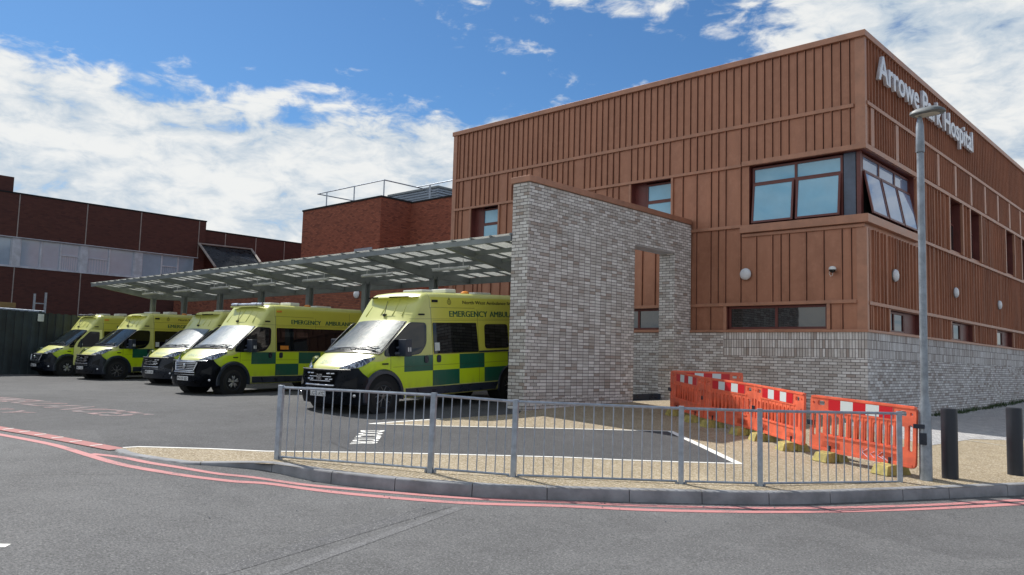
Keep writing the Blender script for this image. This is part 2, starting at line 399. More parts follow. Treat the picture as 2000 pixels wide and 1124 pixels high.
M['stain_white'] = simple('chalk_graffiti', (.75, .62, .78), .7)
M['sign'] = simple('small_white_sign', (.62, .66, .64), .5)
def glass(name, c, rough=.03, spec=1.0, metal=0.0, streak=0):
    m, x, b = new_mat(name); v = objc(x); n = x.noise(v, 1.7, 5, .6)
    x.put(b.inputs['Base Color'], x.mix(n, tuple(q*.8 for q in c), tuple(q*1.15 for q in c)))
    b.inputs['Roughness'].default_value = rough; b.inputs['Specular IOR Level'].default_value = spec; b.inputs['IOR'].default_value = 1.6; b.inputs['Metallic'].default_value = metal
    bp = x.n('ShaderNodeBump'); bp.inputs['Strength'].default_value = .04; bp.inputs['Distance'].default_value = .02
    x.put(bp.inputs['Height'], x.noise(v, 2.4, 2, .5)); x.put(b.inputs['Normal'], bp.outputs[0])
    return m
M['skytintglass'] = glass('sky_tinted_blind_glass', (.20, .50, .70))  # blinds, with the blue sky reflection put into the base colour
M['paleskyglass'] = glass('pale_sky_blind_glass', (.26, .36, .56))  # blinds, with a pale lavender sky reflection in the base colour
M['darkglass'] = glass('dark_glass', (.010, .014, .018))
M['tint'] = glass('tinted_van_glass', (.006, .007, .009), .02, .45)
M['oldglass'] = glass('old_block_glass', (.32, .43, .55), .08)
# windscreen covered inside by a silver thermal blind (crinkled)
m, x, b = new_mat('blind_windscreen'); v = objc(x)
n = x.noise(x.scl(v, 1, .5, 1), 5, 5, .65, 1.2)
x.put(b.inputs['Base Color'], x.mix(x.mr(n, .3, .7), (.32, .38, .41), (.55, .57, .55))); b.inputs['Roughness'].default_value = .38
b.inputs['Metallic'].default_value = .15; b.inputs['Coat Weight'].default_value = 1; b.inputs['Coat Roughness'].default_value = .02
bp = x.n('ShaderNodeBump'); bp.inputs['Strength'].default_value = .12; bp.inputs['Distance'].default_value = .04
x.put(bp.inputs['Height'], n); x.put(b.inputs['Normal'], bp.outputs[0]); M['blindscreen'] = m
M['clearscreen'] = glass('clear_windscreen', (.035, .05, .06), .02, 1.0)
# canopy sheet: translucent polycarbonate
m, x, b = new_mat('translucent_sheet'); nt = m.node_tree; v = pos(x)
n = x.noise(v, 2.0, 5, .6)
c_ = x.mix(n, (.42, .44, .42), (.60, .61, .58))
tr = x.n('ShaderNodeBsdfTranslucent'); x.put(tr.inputs[0], c_); df = x.n('ShaderNodeBsdfDiffuse'); x.put(df.inputs[0], c_)
gl = x.n('ShaderNodeBsdfGlossy'); gl.inputs['Roughness'].default_value = .2
m1 = x.n('ShaderNodeMixShader'); m1.inputs[0].default_value = .72; nt.links.new(df.outputs[0], m1.inputs[1]); nt.links.new(tr.outputs[0], m1.inputs[2])
m2 = x.n('ShaderNodeMixShader'); m2.inputs[0].default_value = .06; nt.links.new(m1.outputs[0], m2.inputs[1]); nt.links.new(gl.outputs[0], m2.inputs[2])
nt.links.new(m2.outputs[0], nt.nodes['Material Output'].inputs[0]); M['sheet'] = m
# headlight: bright glints and streaks painted into the lens colour
m, x, b = new_mat('headlight_lens'); v = objc(x); n = x.n('ShaderNodeTexVoronoi'); x.put(n.inputs['Vector'], v); n.inputs['Scale'].default_value = 26
x.put(n.inputs['Vector'], x.scl(v, 1, 1, .4)); hx, hy, hz = x.sep(v); bar = x.lt(x.m('FRACT', x.mul(x.add(hy, x.mul(hz, .5)), 9)), .22)
x.put(b.inputs['Base Color'], x.mix(x.mul(x.OR(x.mul(x.gt(x.sep(n.outputs['Color'])[0], .80), .7), x.mul(bar, .45)), 1.0), (.025, .04, .085), (.50, .58, .72))); b.inputs['Roughness'].default_value = .08; b.inputs['Coat Weight'].default_value = 1; M['headlight'] = m
# barrier reflective strip, five blocks red / white
m, x, b = new_mat('red_white_reflective'); ox, oy, oz = x.sep(objc(x))
k = x.m('FLOOR', x.m('DIVIDE', x.add(ox, .60), .24)); odd = x.m('MODULO', x.add(k, 10), 2)
x.put(b.inputs['Base Color'], x.mix(odd, (.60, .012, .022), (.66, .72, .74))); b.inputs['Roughness'].default_value = .35; M['strip'] = m

#PARTS
M['oldroof'] = simple('dark_rooflight', (.035, .038, .045), .3, var=.4)
M['tarline'] = ground_mat('scraped_asphalt', (.100, .101, .106), (.128, .129, .134), (.3, .3, .3), 90, .95, bump=.3)
M['worn'] = ground_mat('worn_asphalt', (.135, .136, .141), (.172, .173, .178), (.28, .28, .28), 90, .96, bump=.4)
# ------------------------------------------------------------------ ambulance
def livery():
    m, x, b = new_mat('ambulance_livery'); v = objc(x); ox, oy, oz = x.sep(v); ax = x.m('ABSOLUTE', ox)
    side = x.gt(ax, .80)
    k = x.m('FLOOR', x.m('DIVIDE', x.sub(oy, .56), .84)); row = x.lt(oz, .83)
    par = x.m('MODULO', x.add(x.add(k, row), 20), 2)
    band = x.mul(side, x.rng(oz, .49, 1.17))
    green = x.mul(x.mul(band, x.gt(oy, .56)), x.lt(par, .5))
    fl = x.mul(band, x.mul(x.gt(oy, -.80), x.OR(x.gt(oy, .2), x.lt(oz, x.add(1.075, x.mul(x.mr(oy, -.05, .15), .08))))))
    n = x.noise(v, 1.6, 5, .6); dirt = x.noise(x.scl(v, 1, 1, .3), 5, 5, .7)
    pale = x.mix(x.mr(n, .3, .7), (.57, .59, .165), (.63, .64, .20))
    c = x.mix(fl, pale, (.56, .74, .010)); c = x.mix(green, c, (.004, .105, .062))
    # warm high band on the rear body, panel seams, door shuts
    hi = x.mul(x.mul(side, x.rng(oz, 1.17, 2.46)), x.gt(oy, 1.41)); c = x.mix(x.mul(hi, .8), c, (.62, .59, .045))
    def vl(y, z0, z1, wd=.006): return x.mul(side, x.mul(x.line(oy, y, wd), x.rng(oz, z0, z1)))
    def hl(z, y0, y1, wd=.005): return x.mul(side, x.mul(x.line(oz, z, wd), x.rng(oy, y0, y1)))
    L = vl(1.40, .3, 2.22, .008)
    for q in (vl(2.90, .48, 2.20), vl(.20, .90, 1.19), hl(2.225, 1.38, 2.82), hl(1.97, .85, 5.0, .004), hl(1.935, 1.45, 5.0, .003), hl(.945, .25, 5, .004), hl(1.19, 1.42, 5, .006), vl(1.30, .98, 1.20, .003), vl(4.3, .5, 2.4), vl(1.37, 2.2, 2.55, .004)): L = x.OR(L, q)
    c = x.mix(x.mul(L, .75), c, (.03, .04, .02))
    # road film low down
    c = x.mix(x.mul(x.mr(oz, .75, .25, 0, .45), x.mr(dirt, .35, .65)), c, (.12, .115, .08))
    c = x.mix(x.mr(dirt, .55, .8, 0, .15), c, (.30, .29, .14))
    x.put(b.inputs['Base Color'], c); b.inputs['Roughness'].default_value = .32; b.inputs['Coat Weight'].default_value = .35; b.inputs['Coat Roughness'].default_value = .10
    return m
M['livery'] = livery()
TY = [(-.80, .62), (-.77, .80), (-.73, .91), (-.68, .975), (-.55, 1.06), (-.4, 1.155), (-.2, 1.265), (0, 1.41), (.3, 1.635), (.72, 1.95), (.78, 2.03), (1.10, 2.44), (1.18, 2.53), (1.30, 2.585), (1.6, 2.60), (5.0, 2.60), (5.06, 2.56)]
WY = [(-.80, .60), (-.72, .68), (-.6, .80), (-.4, .92), (-.25, .965), (-.1, 1.0), (.4, 1.02), (5.0, 1.02), (5.06, 1.0)]
def itp(t, v):
    return float(np.interp(v, [a for a, _ in t], [b for _, b in t]))
def Tb(z): return 1 if z < 1.15 else 1-.085*(min(z, 2.5)-1.15)/1.25
def Wd(y, z): return itp(WY, y)*Tb(z)
def fw(y): return .16*max(0, min(1, (1.35-y)/.75))
def topz(x, y):
    W = Wd(y, itp(TY, y)-.1); return itp(TY, y)-.04*(x/W)**2
def body_mesh():
    bm = bmesh.new(); st = [-.80, -.785, -.77, -.75, -.73, -.705, -.68, -.64, -.6, -.55, -.5, -.45, -.4, -.3, -.22, -.2, -.18, -.1]+[i*.1 for i in range(0, 8)]+[.74, .8, .9, 1.0, 1.1, 1.14, 1.18, 1.24, 1.3, 1.4, 1.6, 2, 2.5, 3, 3.5, 4, 4.5, 4.9, 5.0, 5.03, 5.06]
    rings = []
    for y in st:
        T = itp(TY, y); r = .07 if y < -.6 else .11 if y < .75 else .11+.06*min(1, (y-.75)/.5)
        if y > 4.99: r += .02
        h = [(0, .27), (.5, .27), (Wd(y, .3)-.04, .27), (Wd(y, .3), .31)]
        zt = T-r-.03
        for k in range(1, 13): z = .31+(zt-.31)*k/12; h.append((Wd(y, z), z))
        Wt = Wd(y, zt)
        for k in range(1, 6):
            a = R(18*k); h.append((Wt-r+r*math.cos(a), zt+r*math.sin(a)))
        xe = h[-1][0]; ze = h[-1][1]
        for k in range(1, 8): q = xe*(1-k/7); h.append((q, ze+.03*(1-(q/xe)**2)))
        full = h+[(-a, z) for a, z in reversed(h[1:-1])]
        rings.append([bm.verts.new((a, y+fw(y)*a*a, z)) for a, z in full])
    n = len(rings[0])
    for a, b in zip(rings, rings[1:]):
        for k in range(n): bm.faces.new((a[k], a[(k+1) % n], b[(k+1) % n], b[k]))
    bm.faces.new(rings[0]); bm.faces.new(rings[-1][::-1])
    bmesh.ops.recalc_face_normals(bm, faces=bm.faces)
    me = bpy.data.meshes.new('body'); bm.to_mesh(me); bm.free()
    o = bpy.data.objects.new('body', me); COL.objects.link(o)
    cut = []
    for y in (0, 4.035):
        for s in (-1, 1):
            cb = bmesh.new(); lathe(cb, [(s*.60, .455), (s*1.3, .455)], 40, c=(0, y, .36)); bmesh.ops.recalc_face_normals(cb, faces=cb.faces)
            cm = bpy.data.meshes.new('cut'); cb.to_mesh(cm); cb.free(); co = bpy.data.objects.new('cut', cm); COL.objects.link(co); cut.append(co)
            md = o.modifiers.new('b', 'BOOLEAN'); md.object = co; md.operation = 'DIFFERENCE'; md.solver = 'EXACT'
    bpy.context.view_layer.update()
    me2 = bpy.data.meshes.new_from_object(o.evaluated_get(DG()))
    bpy.data.objects.remove(o)
    for c in cut: bpy.data.objects.remove(c)
    bm = bmesh.new(); bm.from_mesh(me2); bpy.data.meshes.remove(me2)
    return bm
def sidept(y, z, off=.006, s=1): return Vector((s*(Wd(y, z)+off), y+fw(y)*Wd(y, z)**2, z))
def side_patch(outline, off, mat, name, parent, s=1, thick=.012):
    """flat-ish panel lying on the body side; outline in (y, z) as seen in the photo"""
    bm = bmesh.new(); a = []; c = []
    for y, z in outline:
        yy = y
        for _ in range(4): yy = y-fw(yy)*Wd(yy, z)**2
        a.append(bm.verts.new(sidept(yy, z, off, s))); c.append(bm.verts.new(sidept(yy, z, off-thick, s)))
    bm.faces.new(a); n = len(a)
    for i in range(n): bm.faces.new((a[i], a[(i+1) % n], c[(i+1) % n], c[i]))
    return finish(bm, name, mat, parent)
def round_poly(pts, r, n=4):
    """round the corners of a polygon"""
    o = []; N = len(pts)
    for i in range(N):
        p = Vector(pts[i]); a = Vector(pts[i-1]); b = Vector(pts[(i+1) % N]); rr = min(r, (a-p).length*.45, (b-p).length*.45)
        s = p+(a-p).normalized()*rr; e = p+(b-p).normalized()*rr
        for k in range(n+1): t = k/n; o.append(tuple(s*(1-t)**2+p*2*t*(1-t)+e*t*t))
    return o
def contour(th, z, side=-.43, x0=1.04, front=None, p=.85):
    yf = front if front is not None else itp([(.2, -.80), (.32, -.85), (.45, -.885), (.58, -.88), (.66, -.85), (.78, -.835), (.93, -.80), (1.0, -.76)], z)
    s = math.copysign(abs(math.sin(th))**p, th); return Vector((x0*s, side+(yf-side)*abs(math.cos(th))**p, z))
def wheel(parent, y, s, dark):
    xo = 1.0*s
    e = empty('wheel'); e.parent = parent; e.location = (xo, y, .345)
    bm = bmesh.new(); lathe(bm, [(-s*.21, .20), (-s*.21, .30), (-s*.18, .335), (-s*.13, .345), (-s*.04, .345), (0, .335), (s*.016, .30), (s*.018, .245), (s*.005, .235), (-s*.03, .225)], 40)
    finish(bm, 'tyre', M['rubber'], e, smooth=50)
    bm = bmesh.new(); lathe(bm, [(-s*.10, 0), (-s*.10, .20), (-s*.03, .228), (s*.008, .236), (s*.010, .226), (-s*.012, .212), (-s*.05, .19), (-s*.05, 0)], 40)
    finish(bm, 'rim', M['black'], e, smooth=40)
    bm = bmesh.new()
    if dark:
        for k in range(5):
            for d in (-.16, .16):
                a = 2*math.pi*k/5+.3; p0 = Vector((-s*.002, math.cos(a)*.05, math.sin(a)*.05)); p1 = Vector((s*.004, math.cos(a+d*.8)*.13, math.sin(a+d*.8)*.13)); p2 = Vector((s*.002, math.cos(a+d*2.0)*.222, math.sin(a+d*2.0)*.222))
                tube(bm, [p0, p1, p2], [.014, .011, .009], 6)
        lathe(bm, [(-s*.03, .055), (s*.006, .05), (s*.014, .025), (s*.014, 0)], 20)
        finish(bm, 'spokes', M['darkalloy'], e, smooth=40)
    else:
        for k in range(5):
            for d in (-.20, .20):
                a = 2*math.pi*k/5+.3; u = Vector((0, math.cos(a+d), math.sin(a+d))); tube(bm, [u*.055+Vector((s*.0, 0, 0)), u*.12+Vector((s*.012, 0, 0)), u*.165+Vector((s*.004, 0, 0))], [.016, .024, .015], 8)
        lathe(bm, [(-s*.03, .06), (s*.004, .05), (s*.012, .025), (s*.012, 0)], 20)
        finish(bm, 'spokes', M['alloy'], e, smooth=40)
def ambulance(kind, plate):
    new = kind == 'new'
    root = empty('ambulance')
    bm = body_mesh(); body = finish(bm, 'body', M['livery'], root, smooth=32)
    # bumper with the dark nose
    bm = bmesh.new(); tp = lambda th: itp([(0, .925), (.5, .925), (.95, .955), (1.12, .955), (1.30, .86), (1.57, .765)], abs(th))
    def bf(u, v):
        th = (u*2-1)*1.5705; t = tp(th); z = .21+(t-.21)*v
        p = contour(th, z); bul = .012*math.sin(min(1, max(0, (z-.28)/.3))*math.pi); p.y -= bul*abs(math.cos(th)); return p
    grid(bm, bf, 56, 16)
    bmesh.ops.solidify(bm, geom=bm.faces[:], thickness=.02)
    finish(bm, 'bumper', M['black'], root, smooth=35)
    # under-bonnet lip
    bm = bmesh.new(); tube(bm, [contour(t, .918, front=-.81)+Vector((0, -.010, 0)) for t in np.linspace(-.85, .85, 24)], .015, 8); finish(bm, 'nose_lip', M['chrome'] if not new else M['darkalloy'], root, smooth=60)
    # grille
    def gpt(u, v, off): 
        z = .645+.235*v; xw = .43+.08*v; th = math.asin(min(1, (abs(u)*xw/1.04)**(1/.85)))*(1 if u >= 0 else -1); p = contour(th, z); p.y -= off+.012; return p
    bm = bmesh.new(); grid(bm, lambda u, v: gpt(u*2-1, v, .010), 24, 4); bmesh.ops.solidify(bm, geom=bm.faces[:], thickness=.015); g = finish(bm, 'grille', M['void'], root, smooth=40)
    bm = bmesh.new(); us = np.linspace(-1, 1, 20)
    if new:
        for v in (.18, .55): tube(bm, [gpt(u, v, .022) for u in np.linspace(-.78, .78, 20)], .010, 6)
        for u in (-.82, -.55, .55, .82):
            for v in (.32, .82): tube(bm, [gpt(u-.10, v, .026), gpt(u+.10, v+.02, .026)], .016, 6)
    else:
        for v in (.22, .42, .62, .82): tube(bm, [gpt(u, v, .020) for u in us], .010, 6)
        ring = [gpt(u, 1, .022) for u in us]+[gpt(u, 0, .022) for u in us[::-1]]; tube(bm, ring+[ring[0], ring[1]], .022, 8)
    finish(bm, 'grille_bar', M['chrome'], g, smooth=50)
    if new:
        me = text_mesh('FIAT', .16, .006, align='CENTER', off=.004); xs = width(me); k = .17/(xs[1]-xs[0])
        c0 = gpt(0, .5, .035); o = mesh_obj('emblem', me, M['chrome'], g, frame((0, c0.y, c0.z-.065), Vector((1, 0, 0))*k, Vector((0, 0, 1))*1.15, (0, -1, 0)))
    else:
        bm = bmesh.new(); lathe(bm, [(-.01, .065), (.012, .058), (.018, 0)], 24, 'Y'); o = finish(bm, 'emblem', M['chrome'], g, smooth=40); c0 = gpt(0, .55, .05); o.location = (0, c0.y, c0.z); o.rotation_euler = (0, 0, math.pi)
    # lower chrome line and pale lower blade
    bm = bmesh.new(); tube(bm, [contour(t, .60)+Vector((0, -.028, 0)) for t in np.linspace(-.42, .42, 16)], .020, 8); tube(bm, [contour(t, .535)+Vector((0, -.024, 0)) for t in np.linspace(-.42, .42, 16)], .007, 6); finish(bm, 'bumper_blade', M['chrome'], root, smooth=60)
    for s in (-1, 1):   # intake recess and fog lamp
        bm = bmesh.new(); th0, th1 = .66, 1.12
        def ff(u, v):
            th = th0+(th1-th0)*u; zt = .66+.13*u; zb = .60-.06*u; p = contour(th, zb+(zt-zb)*v); n = Vector((p.x*.6, -abs(math.cos(th)), 0)).normalized(); p += n*.012; return Vector((p.x*s, p.y, p.z))
        grid(bm, ff, 10, 3); finish(bm, 'intake', M['void'], root)
        bm = bmesh.new(); p = contour(1.02*s, .40); lathe(bm, [(-.02, .035), (.015, .03), (.02, 0)], 16, 'Y'); o = finish(bm, 'fog_lamp', M['chrome'], root, smooth=40); o.location = p+Vector((0, -.0, 0)); o.rotation_euler = (0, 0, math.pi-(.0 if s < 0 else -.0)+s*.9)
        # headlight
        bm = bmesh.new()
        def hf(u, v):
            th = .42+(1.5705-.42)*u
            zb = itp([(0, .93), (.35, .94), (.6, .975), (1, 1.125)], u); zt = itp([(0, .96), (.3, 1.075), (.6, 1.145), (1, 1.165)], u); z = zb+(zt-zb)*v
            p = contour(th, z, side=-.20, x0=.972, front=-.785+(z-.93)*.85, p=.80); return Vector((p.x*s, p.y, p.z+.004))
        grid(bm, hf, 18, 6); bmesh.ops.recalc_face_normals(bm, faces=bm.faces)
        finish(bm, 'headlight', M['headlight'], root, smooth=40)
        # wheel arch trim and black liner
        for y in (0, 4.035):
            bm = bmesh.new(); N = 28; prs = []
            for k in range(N+1):
                a = R(-12+204*k/N); ro = (.56, .555) if y == 0 else (.50, .52); c, sn = math.cos(a), math.sin(a)
                prs.append([bm.verts.new((s*(1.000), y+.445*c, .36+.445*sn)), bm.verts.new((s*1.050, y+.460*c, .36+.460*sn)), bm.verts.new((s*1.045, y+(ro[0]-.03)*c, .36+(ro[1]-.03)*sn)), bm.verts.new((s*1.005, y+ro[0]*c, .36+ro[1]*sn))])
            for a_, b_ in zip(prs, prs[1:]):
                for q in range(3): bm.faces.new((a_[q], a_[q+1], b_[q+1], b_[q]))
            finish(bm, 'wheel_arch', M['black'], root, smooth=40)
            bm = bmesh.new(); lathe(bm, [(s*.61, 0), (s*.61, .45), (s*1.005, .45)], 36, c=(0, y, .36)); finish(bm, 'arch_liner', M['void'], root, smooth=40)
            wheel(root, y, s, new)
        # side skirt
        side_patch([(.60, .30), (3.44, .30), (3.56, .47), (.60, .475)], .022, M['black'], 'side_skirt', root, s, .03)
        # cab window
        cw = round_poly([(.05, 1.19), (.62, 1.18), (1.02, 1.22), (1.20, 1.42), (1.225, 1.87), (.74, 1.885), (.30, 1.53), (.06, 1.30)], .09)
        side_patch([(q[0]+(q[0]-.62)*.035, q[1]+(q[1]-1.55)*.045) for q in cw], .006, M['black'], 'window_seal', root, s)
        side_patch(cw, .012, M['tint'], 'cab_window', root, s)
        if new:
            side_patch(round_poly([(1.43, 1.20), (2.88, 1.20), (2.84, 1.88), (1.43, 1.885)], .03), .010, M['tint'], 'side_window', root, s)
            side_patch(round_poly([(3.11, 1.27), (3.97, 1.27), (3.95, 1.85), (3.12, 1.85)], .09), .010, M['tint'], 'rear_side_window', root, s)
            side_patch([(2.90, 1.185), (4.6, 1.185), (4.6, 1.225), (2.90, 1.225)], .02, M['black'], 'door_rail', root, s)
        else:
            side_patch(round_poly([(1.43, 1.20), (4.75, 1.20), (4.7, 1.88), (1.43, 1.885)], .03), .010, M['tint'], 'side_window', root, s)
            for a_ in (1.62, 2.12):
                side_patch(round_poly([(a_, 1.62), (a_+.46, 1.62), (a_+.46, 1.77), (a_, 1.77)], .03), .013, M['darkglass'], 'vent_pane', root, s)
        for y in (1.20, 1.58):
            side_patch(round_poly([(y-.06, 1.00), (y+.06, 1.00), (y+.06, 1.165), (y-.06, 1.165)], .05), .018, M['black'], 'door_handle', root, s, .03)
        side_patch([(1.44, 2.345), (1.62, 2.345), (1.62, 2.40), (1.44, 2.40)], .014, M['void'] if new else M['amber'], 'marker_light', root, s)
        side_patch(round_poly([(1.02, 2.05), (1.20, 2.05), (1.20, 2.085), (1.02, 2.085)], .015), .016, M['void'], 'marker_light', root, s)
        side_patch([(-.02, 1.005), (.12, 1.005), (.12, 1.035), (-.02, 1.035)], .022, M['void'], 'indicator', root, s)
        # mirror
        e = empty('mirror'); e.parent = root
        bm = bmesh.new(); tube(bm, [(s*1.0, .32, 1.22), (s*1.12, .42, 1.24)], [.05, .035], 8); tube(bm, [(s*1.0, .36, 1.34), (s*1.12, .44, 1.40)], [.03, .03], 8)
        box(bm, (s*1.06, .36, 1.17) if s > 0 else (s*1.30, .36, 1.17), (s*1.30, .53, 1.53) if s > 0 else (s*1.06, .53, 1.53)); finish(bm, 'mirror_housing', M['black'], e, bevel=.06)
        bm = bmesh.new(); a_, b_ = sorted((s*1.09, s*1.27)); box(bm, (a_, .525, 1.30), (b_, .534, 1.50)); box(bm, (a_, .525, 1.20), (b_, .534, 1.28)); finish(bm, 'mirror_glass', M['chrome'], e)
        bm = bmesh.new(); a_, b_ = sorted((s*1.296, s*1.304)); box(bm, (a_, .42, 1.27), (b_, .45, 1.36)); box(bm, (a_, .48, 1.27), (b_, .505, 1.36)); finish(bm, 'mirror_reflector', M['whiteplastic'], e)
    # windscreen
    def ws(u, v, off=.010):
        y = -.165+v*(.70+.165); hw = .93-.13*v; xx = (u*2-1)*hw; return Vector((xx, y+fw(y)*xx*xx-off*.6, topz(xx, y)-.002+off*.8-.02*max(0, abs(u*2-1)-.9)))
    bm = bmesh.new(); grid(bm, lambda u, v: ws(-.025+u*1.05, -.02+v*1.035, .006), 20, 12); bmesh.ops.solidify(bm, geom=bm.faces[:], thickness=.004); finish(bm, 'windscreen_seal', M['black'], root, smooth=40)
    bm = bmesh.new(); grid(bm, lambda u, v: ws(u, v, .014), 24, 16); bmesh.ops.solidify(bm, geom=bm.faces[:], thickness=.004); wso = finish(bm, 'windscreen', M['blindscreen'], root, smooth=40)
    bm = bmesh.new(); grid(bm, lambda u, v: (lambda p: Vector((p.x, p.y, p.z+.008)))(ws(-.02+u*1.04, -.07+v*.085, .014)), 20, 2); bmesh.ops.solidify(bm, geom=bm.faces[:], thickness=.006); finish(bm, 'scuttle', M['black'], root, smooth=40)
    bm = bmesh.new()
    for pts in ([(.93, .02), (.60, .065), (.20, .05)], [(.44, .015), (.30, .035), (.12, .05)], [(.95, .03), (.78, .12), (.56, .11)][:2]):
        P = [ws(u, v, .035)+Vector((0, 0, .012)) for u, v in pts]; tube(bm, P, .011, 6)
    tube(bm, [ws(.56, .02, .03), ws(.75, .085, .045), ws(.93, .15, .035)], .011, 6)
    finish(bm, 'wiper', M['black'], root, smooth=60)
    # ribs on the roof pod above the windscreen
    for xx in (-.62, -.05, .33, .62):
        bm = bmesh.new(); P = [Vector((xx*(1-.1*t), .80+.28*t+fw(.9)*xx*xx, topz(xx*(1-.1*t), .80+.28*t)+.004)) for t in np.linspace(0, 1, 6)]; tube(bm, P, .012, 6)
        finish(bm, 'pod_rib', M['livery'], root, smooth=60)
    bm = bmesh.new(); xa = .10 if new else -.02; P = Vector((xa, .80, topz(xa, .80))); box(bm, P+Vector((-.03, -.05, -.02)), P+Vector((.03, .05, .035))); tube(bm, [P+Vector((0, -.02, 0)), P+Vector((.02, .06, .32))], [.010, .005], 6); finish(bm, 'antenna', M['black'], root)
    # light bar
    e = empty('light_bar'); e.parent = root
    if new:
        bm = bmesh.new(); grid(bm, lambda u, v: Vector(((u*2-1)*.80, .93+.13*(u*2-1)**2+.20*v, 2.455+.035*v)), 20, 3); bmesh.ops.solidify(bm, geom=bm.faces[:], thickness=.055); finish(bm, 'visor', M['livery'], e, smooth=40, bevel=.01)
        bm = bmesh.new()
        for a_, b_ in ((-.78, -.30), (.10, .66)):
            grid(bm, lambda u, v: (lambda xx: Vector((xx, .918+.13*(xx/.8)**2+.008*0, 2.452+.03*v)))(a_+(b_-a_)*u), 10, 2)
        bmesh.ops.solidify(bm, geom=bm.faces[:], thickness=.01); finish(bm, 'lamp_module', M['void'], e)
    else:
        bm = bmesh.new()
        for a_, b_, r_ in ((-.72, -.40, .055), (-.38, .22, .045), (.24, .50, .055), (.52, .74, .05)): lathe(bm, [(a_, 0), (a_+.002, r_), (b_-.002, r_), (b_, 0)], 16, c=(0, 1.08, 2.565))
        finish(bm, 'lamp_module', M['chrome'], e, smooth=40)
        bm = bmesh.new(); box(bm, (-.74, 1.02, 2.49), (.76, 1.16, 2.525)); finish(bm, 'bar_base', M['livery'], e, bevel=.01)
    # roof furniture
    for (a_, b_) in (((-.10, 1.50, 2.585), (.55, 1.85, 2.645)), ((.1, 2.20, 2.585), (.60, 2.55, 2.68)), ((-.3, 3.4, 2.585), (.4, 4.0, 2.64))):
        bm = bmesh.new(); box(bm, a_, b_); finish(bm, 'roof_vent', M['whiteplastic'], root, bevel=.02)
    bm = bmesh.new(); lathe(bm, [(0, .10), (.05, .10), (.08, .05), (.085, 0)], 18, 'Z', c=(.6, 2.85, 2.56)); finish(bm, 'beacon', M['amber'], root, smooth=40)
    # lettering on the visible side, wrapped to the tumblehome
    def sidetext(s, y0, y1, z0, zh, mat, nm):
        bm = bmesh.new()
        for sh in ((0, .006) if zh < .1 else (0, .014)):
            me = text_mesh(s, 1.0, 0); w0, w1 = width(me); hs = max(v.co.y for v in me.vertices)
            for v in me.vertices:
                y = sh+y0+(v.co.x-w0)/(w1-w0)*(y1-y0); z = z0+v.co.y/hs*zh; v.co = sidept(y, z, .004+sh*.05)
            addmesh(bm, me)
        finish(bm, nm, mat, root)
    if new:
        sidetext('EMERGENCY', 1.97, 3.24, 2.02, .135, M['greentext'], 'lettering'); sidetext('AMBULANCE', 3.33, 4.60, 2.02, .135, M['greentext'], 'lettering')
        sidetext('North West Ambulance Service', 2.42, 4.42, 2.32, .075, M['ink'], 'lettering')
        e = empty('crest'); e.parent = root
        for rr, yy, zz in ((.062, 1.985, 2.355), (.034, 1.985, 2.355), (.022, 1.985, 2.435)):
            bm = bmesh.new(); N = 22; ra = [bm.verts.new(sidept(yy+rr*math.cos(2*math.pi*k/N), zz+rr*math.sin(2*math.pi*k/N), .004)) for k in range(N)]; rb = [bm.verts.new(sidept(yy+(rr-.010)*math.cos(2*math.pi*k/N), zz+(rr-.010)*math.sin(2*math.pi*k/N), .004)) for k in range(N)]
            for k in range(N): bm.faces.new((ra[k], ra[(k+1) % N], rb[(k+1) % N], rb[k]))
            finish(bm, 'crest_ring', M['ink'], e)
        side_patch([(1.46, 1.26), (1.61, 1.26), (1.61, 1.44), (1.46, 1.44)], .016, M['sign'], 'sticker', root)
    else:
        sidetext('EMERGENCY', 1.97, 3.10, 2.01, .130, M['greentext'], 'lettering'); sidetext('AMBULANCE', 3.28, 4.50, 2.01, .130, M['greentext'], 'lettering')
        side_patch([(1.55, 1.25), (1.85, 1.25), (1.85, 1.36), (1.55, 1.36)], .016, M['amber'], 'sticker', root)
    # mirrored word on the bonnet
    me = text_mesh('AMBULANCE', 1.0, 0); w0, w1 = width(me)
    for v in me.vertices:
        xx = .40-(v.co.x-w0)/(w1-w0)*.80; y = -.60+.105*v.co.y/.7; v.co = Vector((xx, y+fw(y)*xx*xx-.004, topz(xx, y)+.012))
    mesh_obj('bonnet_lettering', me, M['blindtext'], root)
    # plate
    e = empty('number_plate'); e.parent = root; pf = contour(0, .43).y-.045
    bm = bmesh.new(); box(bm, (-.26, pf, .375), (.26, pf+.012, .487)); finish(bm, 'plate', M['plate'], e, bevel=.004)
    set_plate(e, plate, pf)
    return root
def set_plate(e, s, pf):
    me = text_mesh(s, 1.0, 0, off=.008); w0, w1 = width(me); hs = max(v.co.y for v in me.vertices)
    for v in me.vertices: v.co = Vector((-.235+(v.co.x-w0)/(w1-w0)*.47, pf-.003, .392+v.co.y/hs*.078))
    mesh_obj('plate_lettering', me, M['ink'], e)
def replate(root, s):
    e = [c for c in kids(root) if c.name.startswith('number_plate')][0]
    for c in kids(e):
        if c.name.startswith('plate_lettering'): bpy.data.objects.remove(c)
    set_plate(e, s, contour(0, .43).y-.045)
def place_amb(root, near, yaw, pitch, label):
    a = R(yaw); right = Vector((math.cos(a), math.sin(a), 0)); base = Vector((near[0], near[1], 0))-right*1.02
    z = G(near[0], near[1])
    q = Matrix.Rotation(a, 3, 'Z') @ Matrix.Rotation(R(pitch), 3, 'X')
    root.location = (base.x, base.y, z); root.rotation_euler = q.to_euler()
    tag(root, label, 'ambulance', 'ambulances parked in a row under the canopy')
A5 = ambulance('new', 'LG73 AYD'); A4 = ambulance('old', 'PN18 0JD')
A3 = copy_tree(A5); A2 = copy_tree(A5); A1 = copy_tree(A4)
replate(A3, 'MR73 LDN'); replate(A2, 'MC71 LOJ'); replate(A1, 'PN68 LWU')
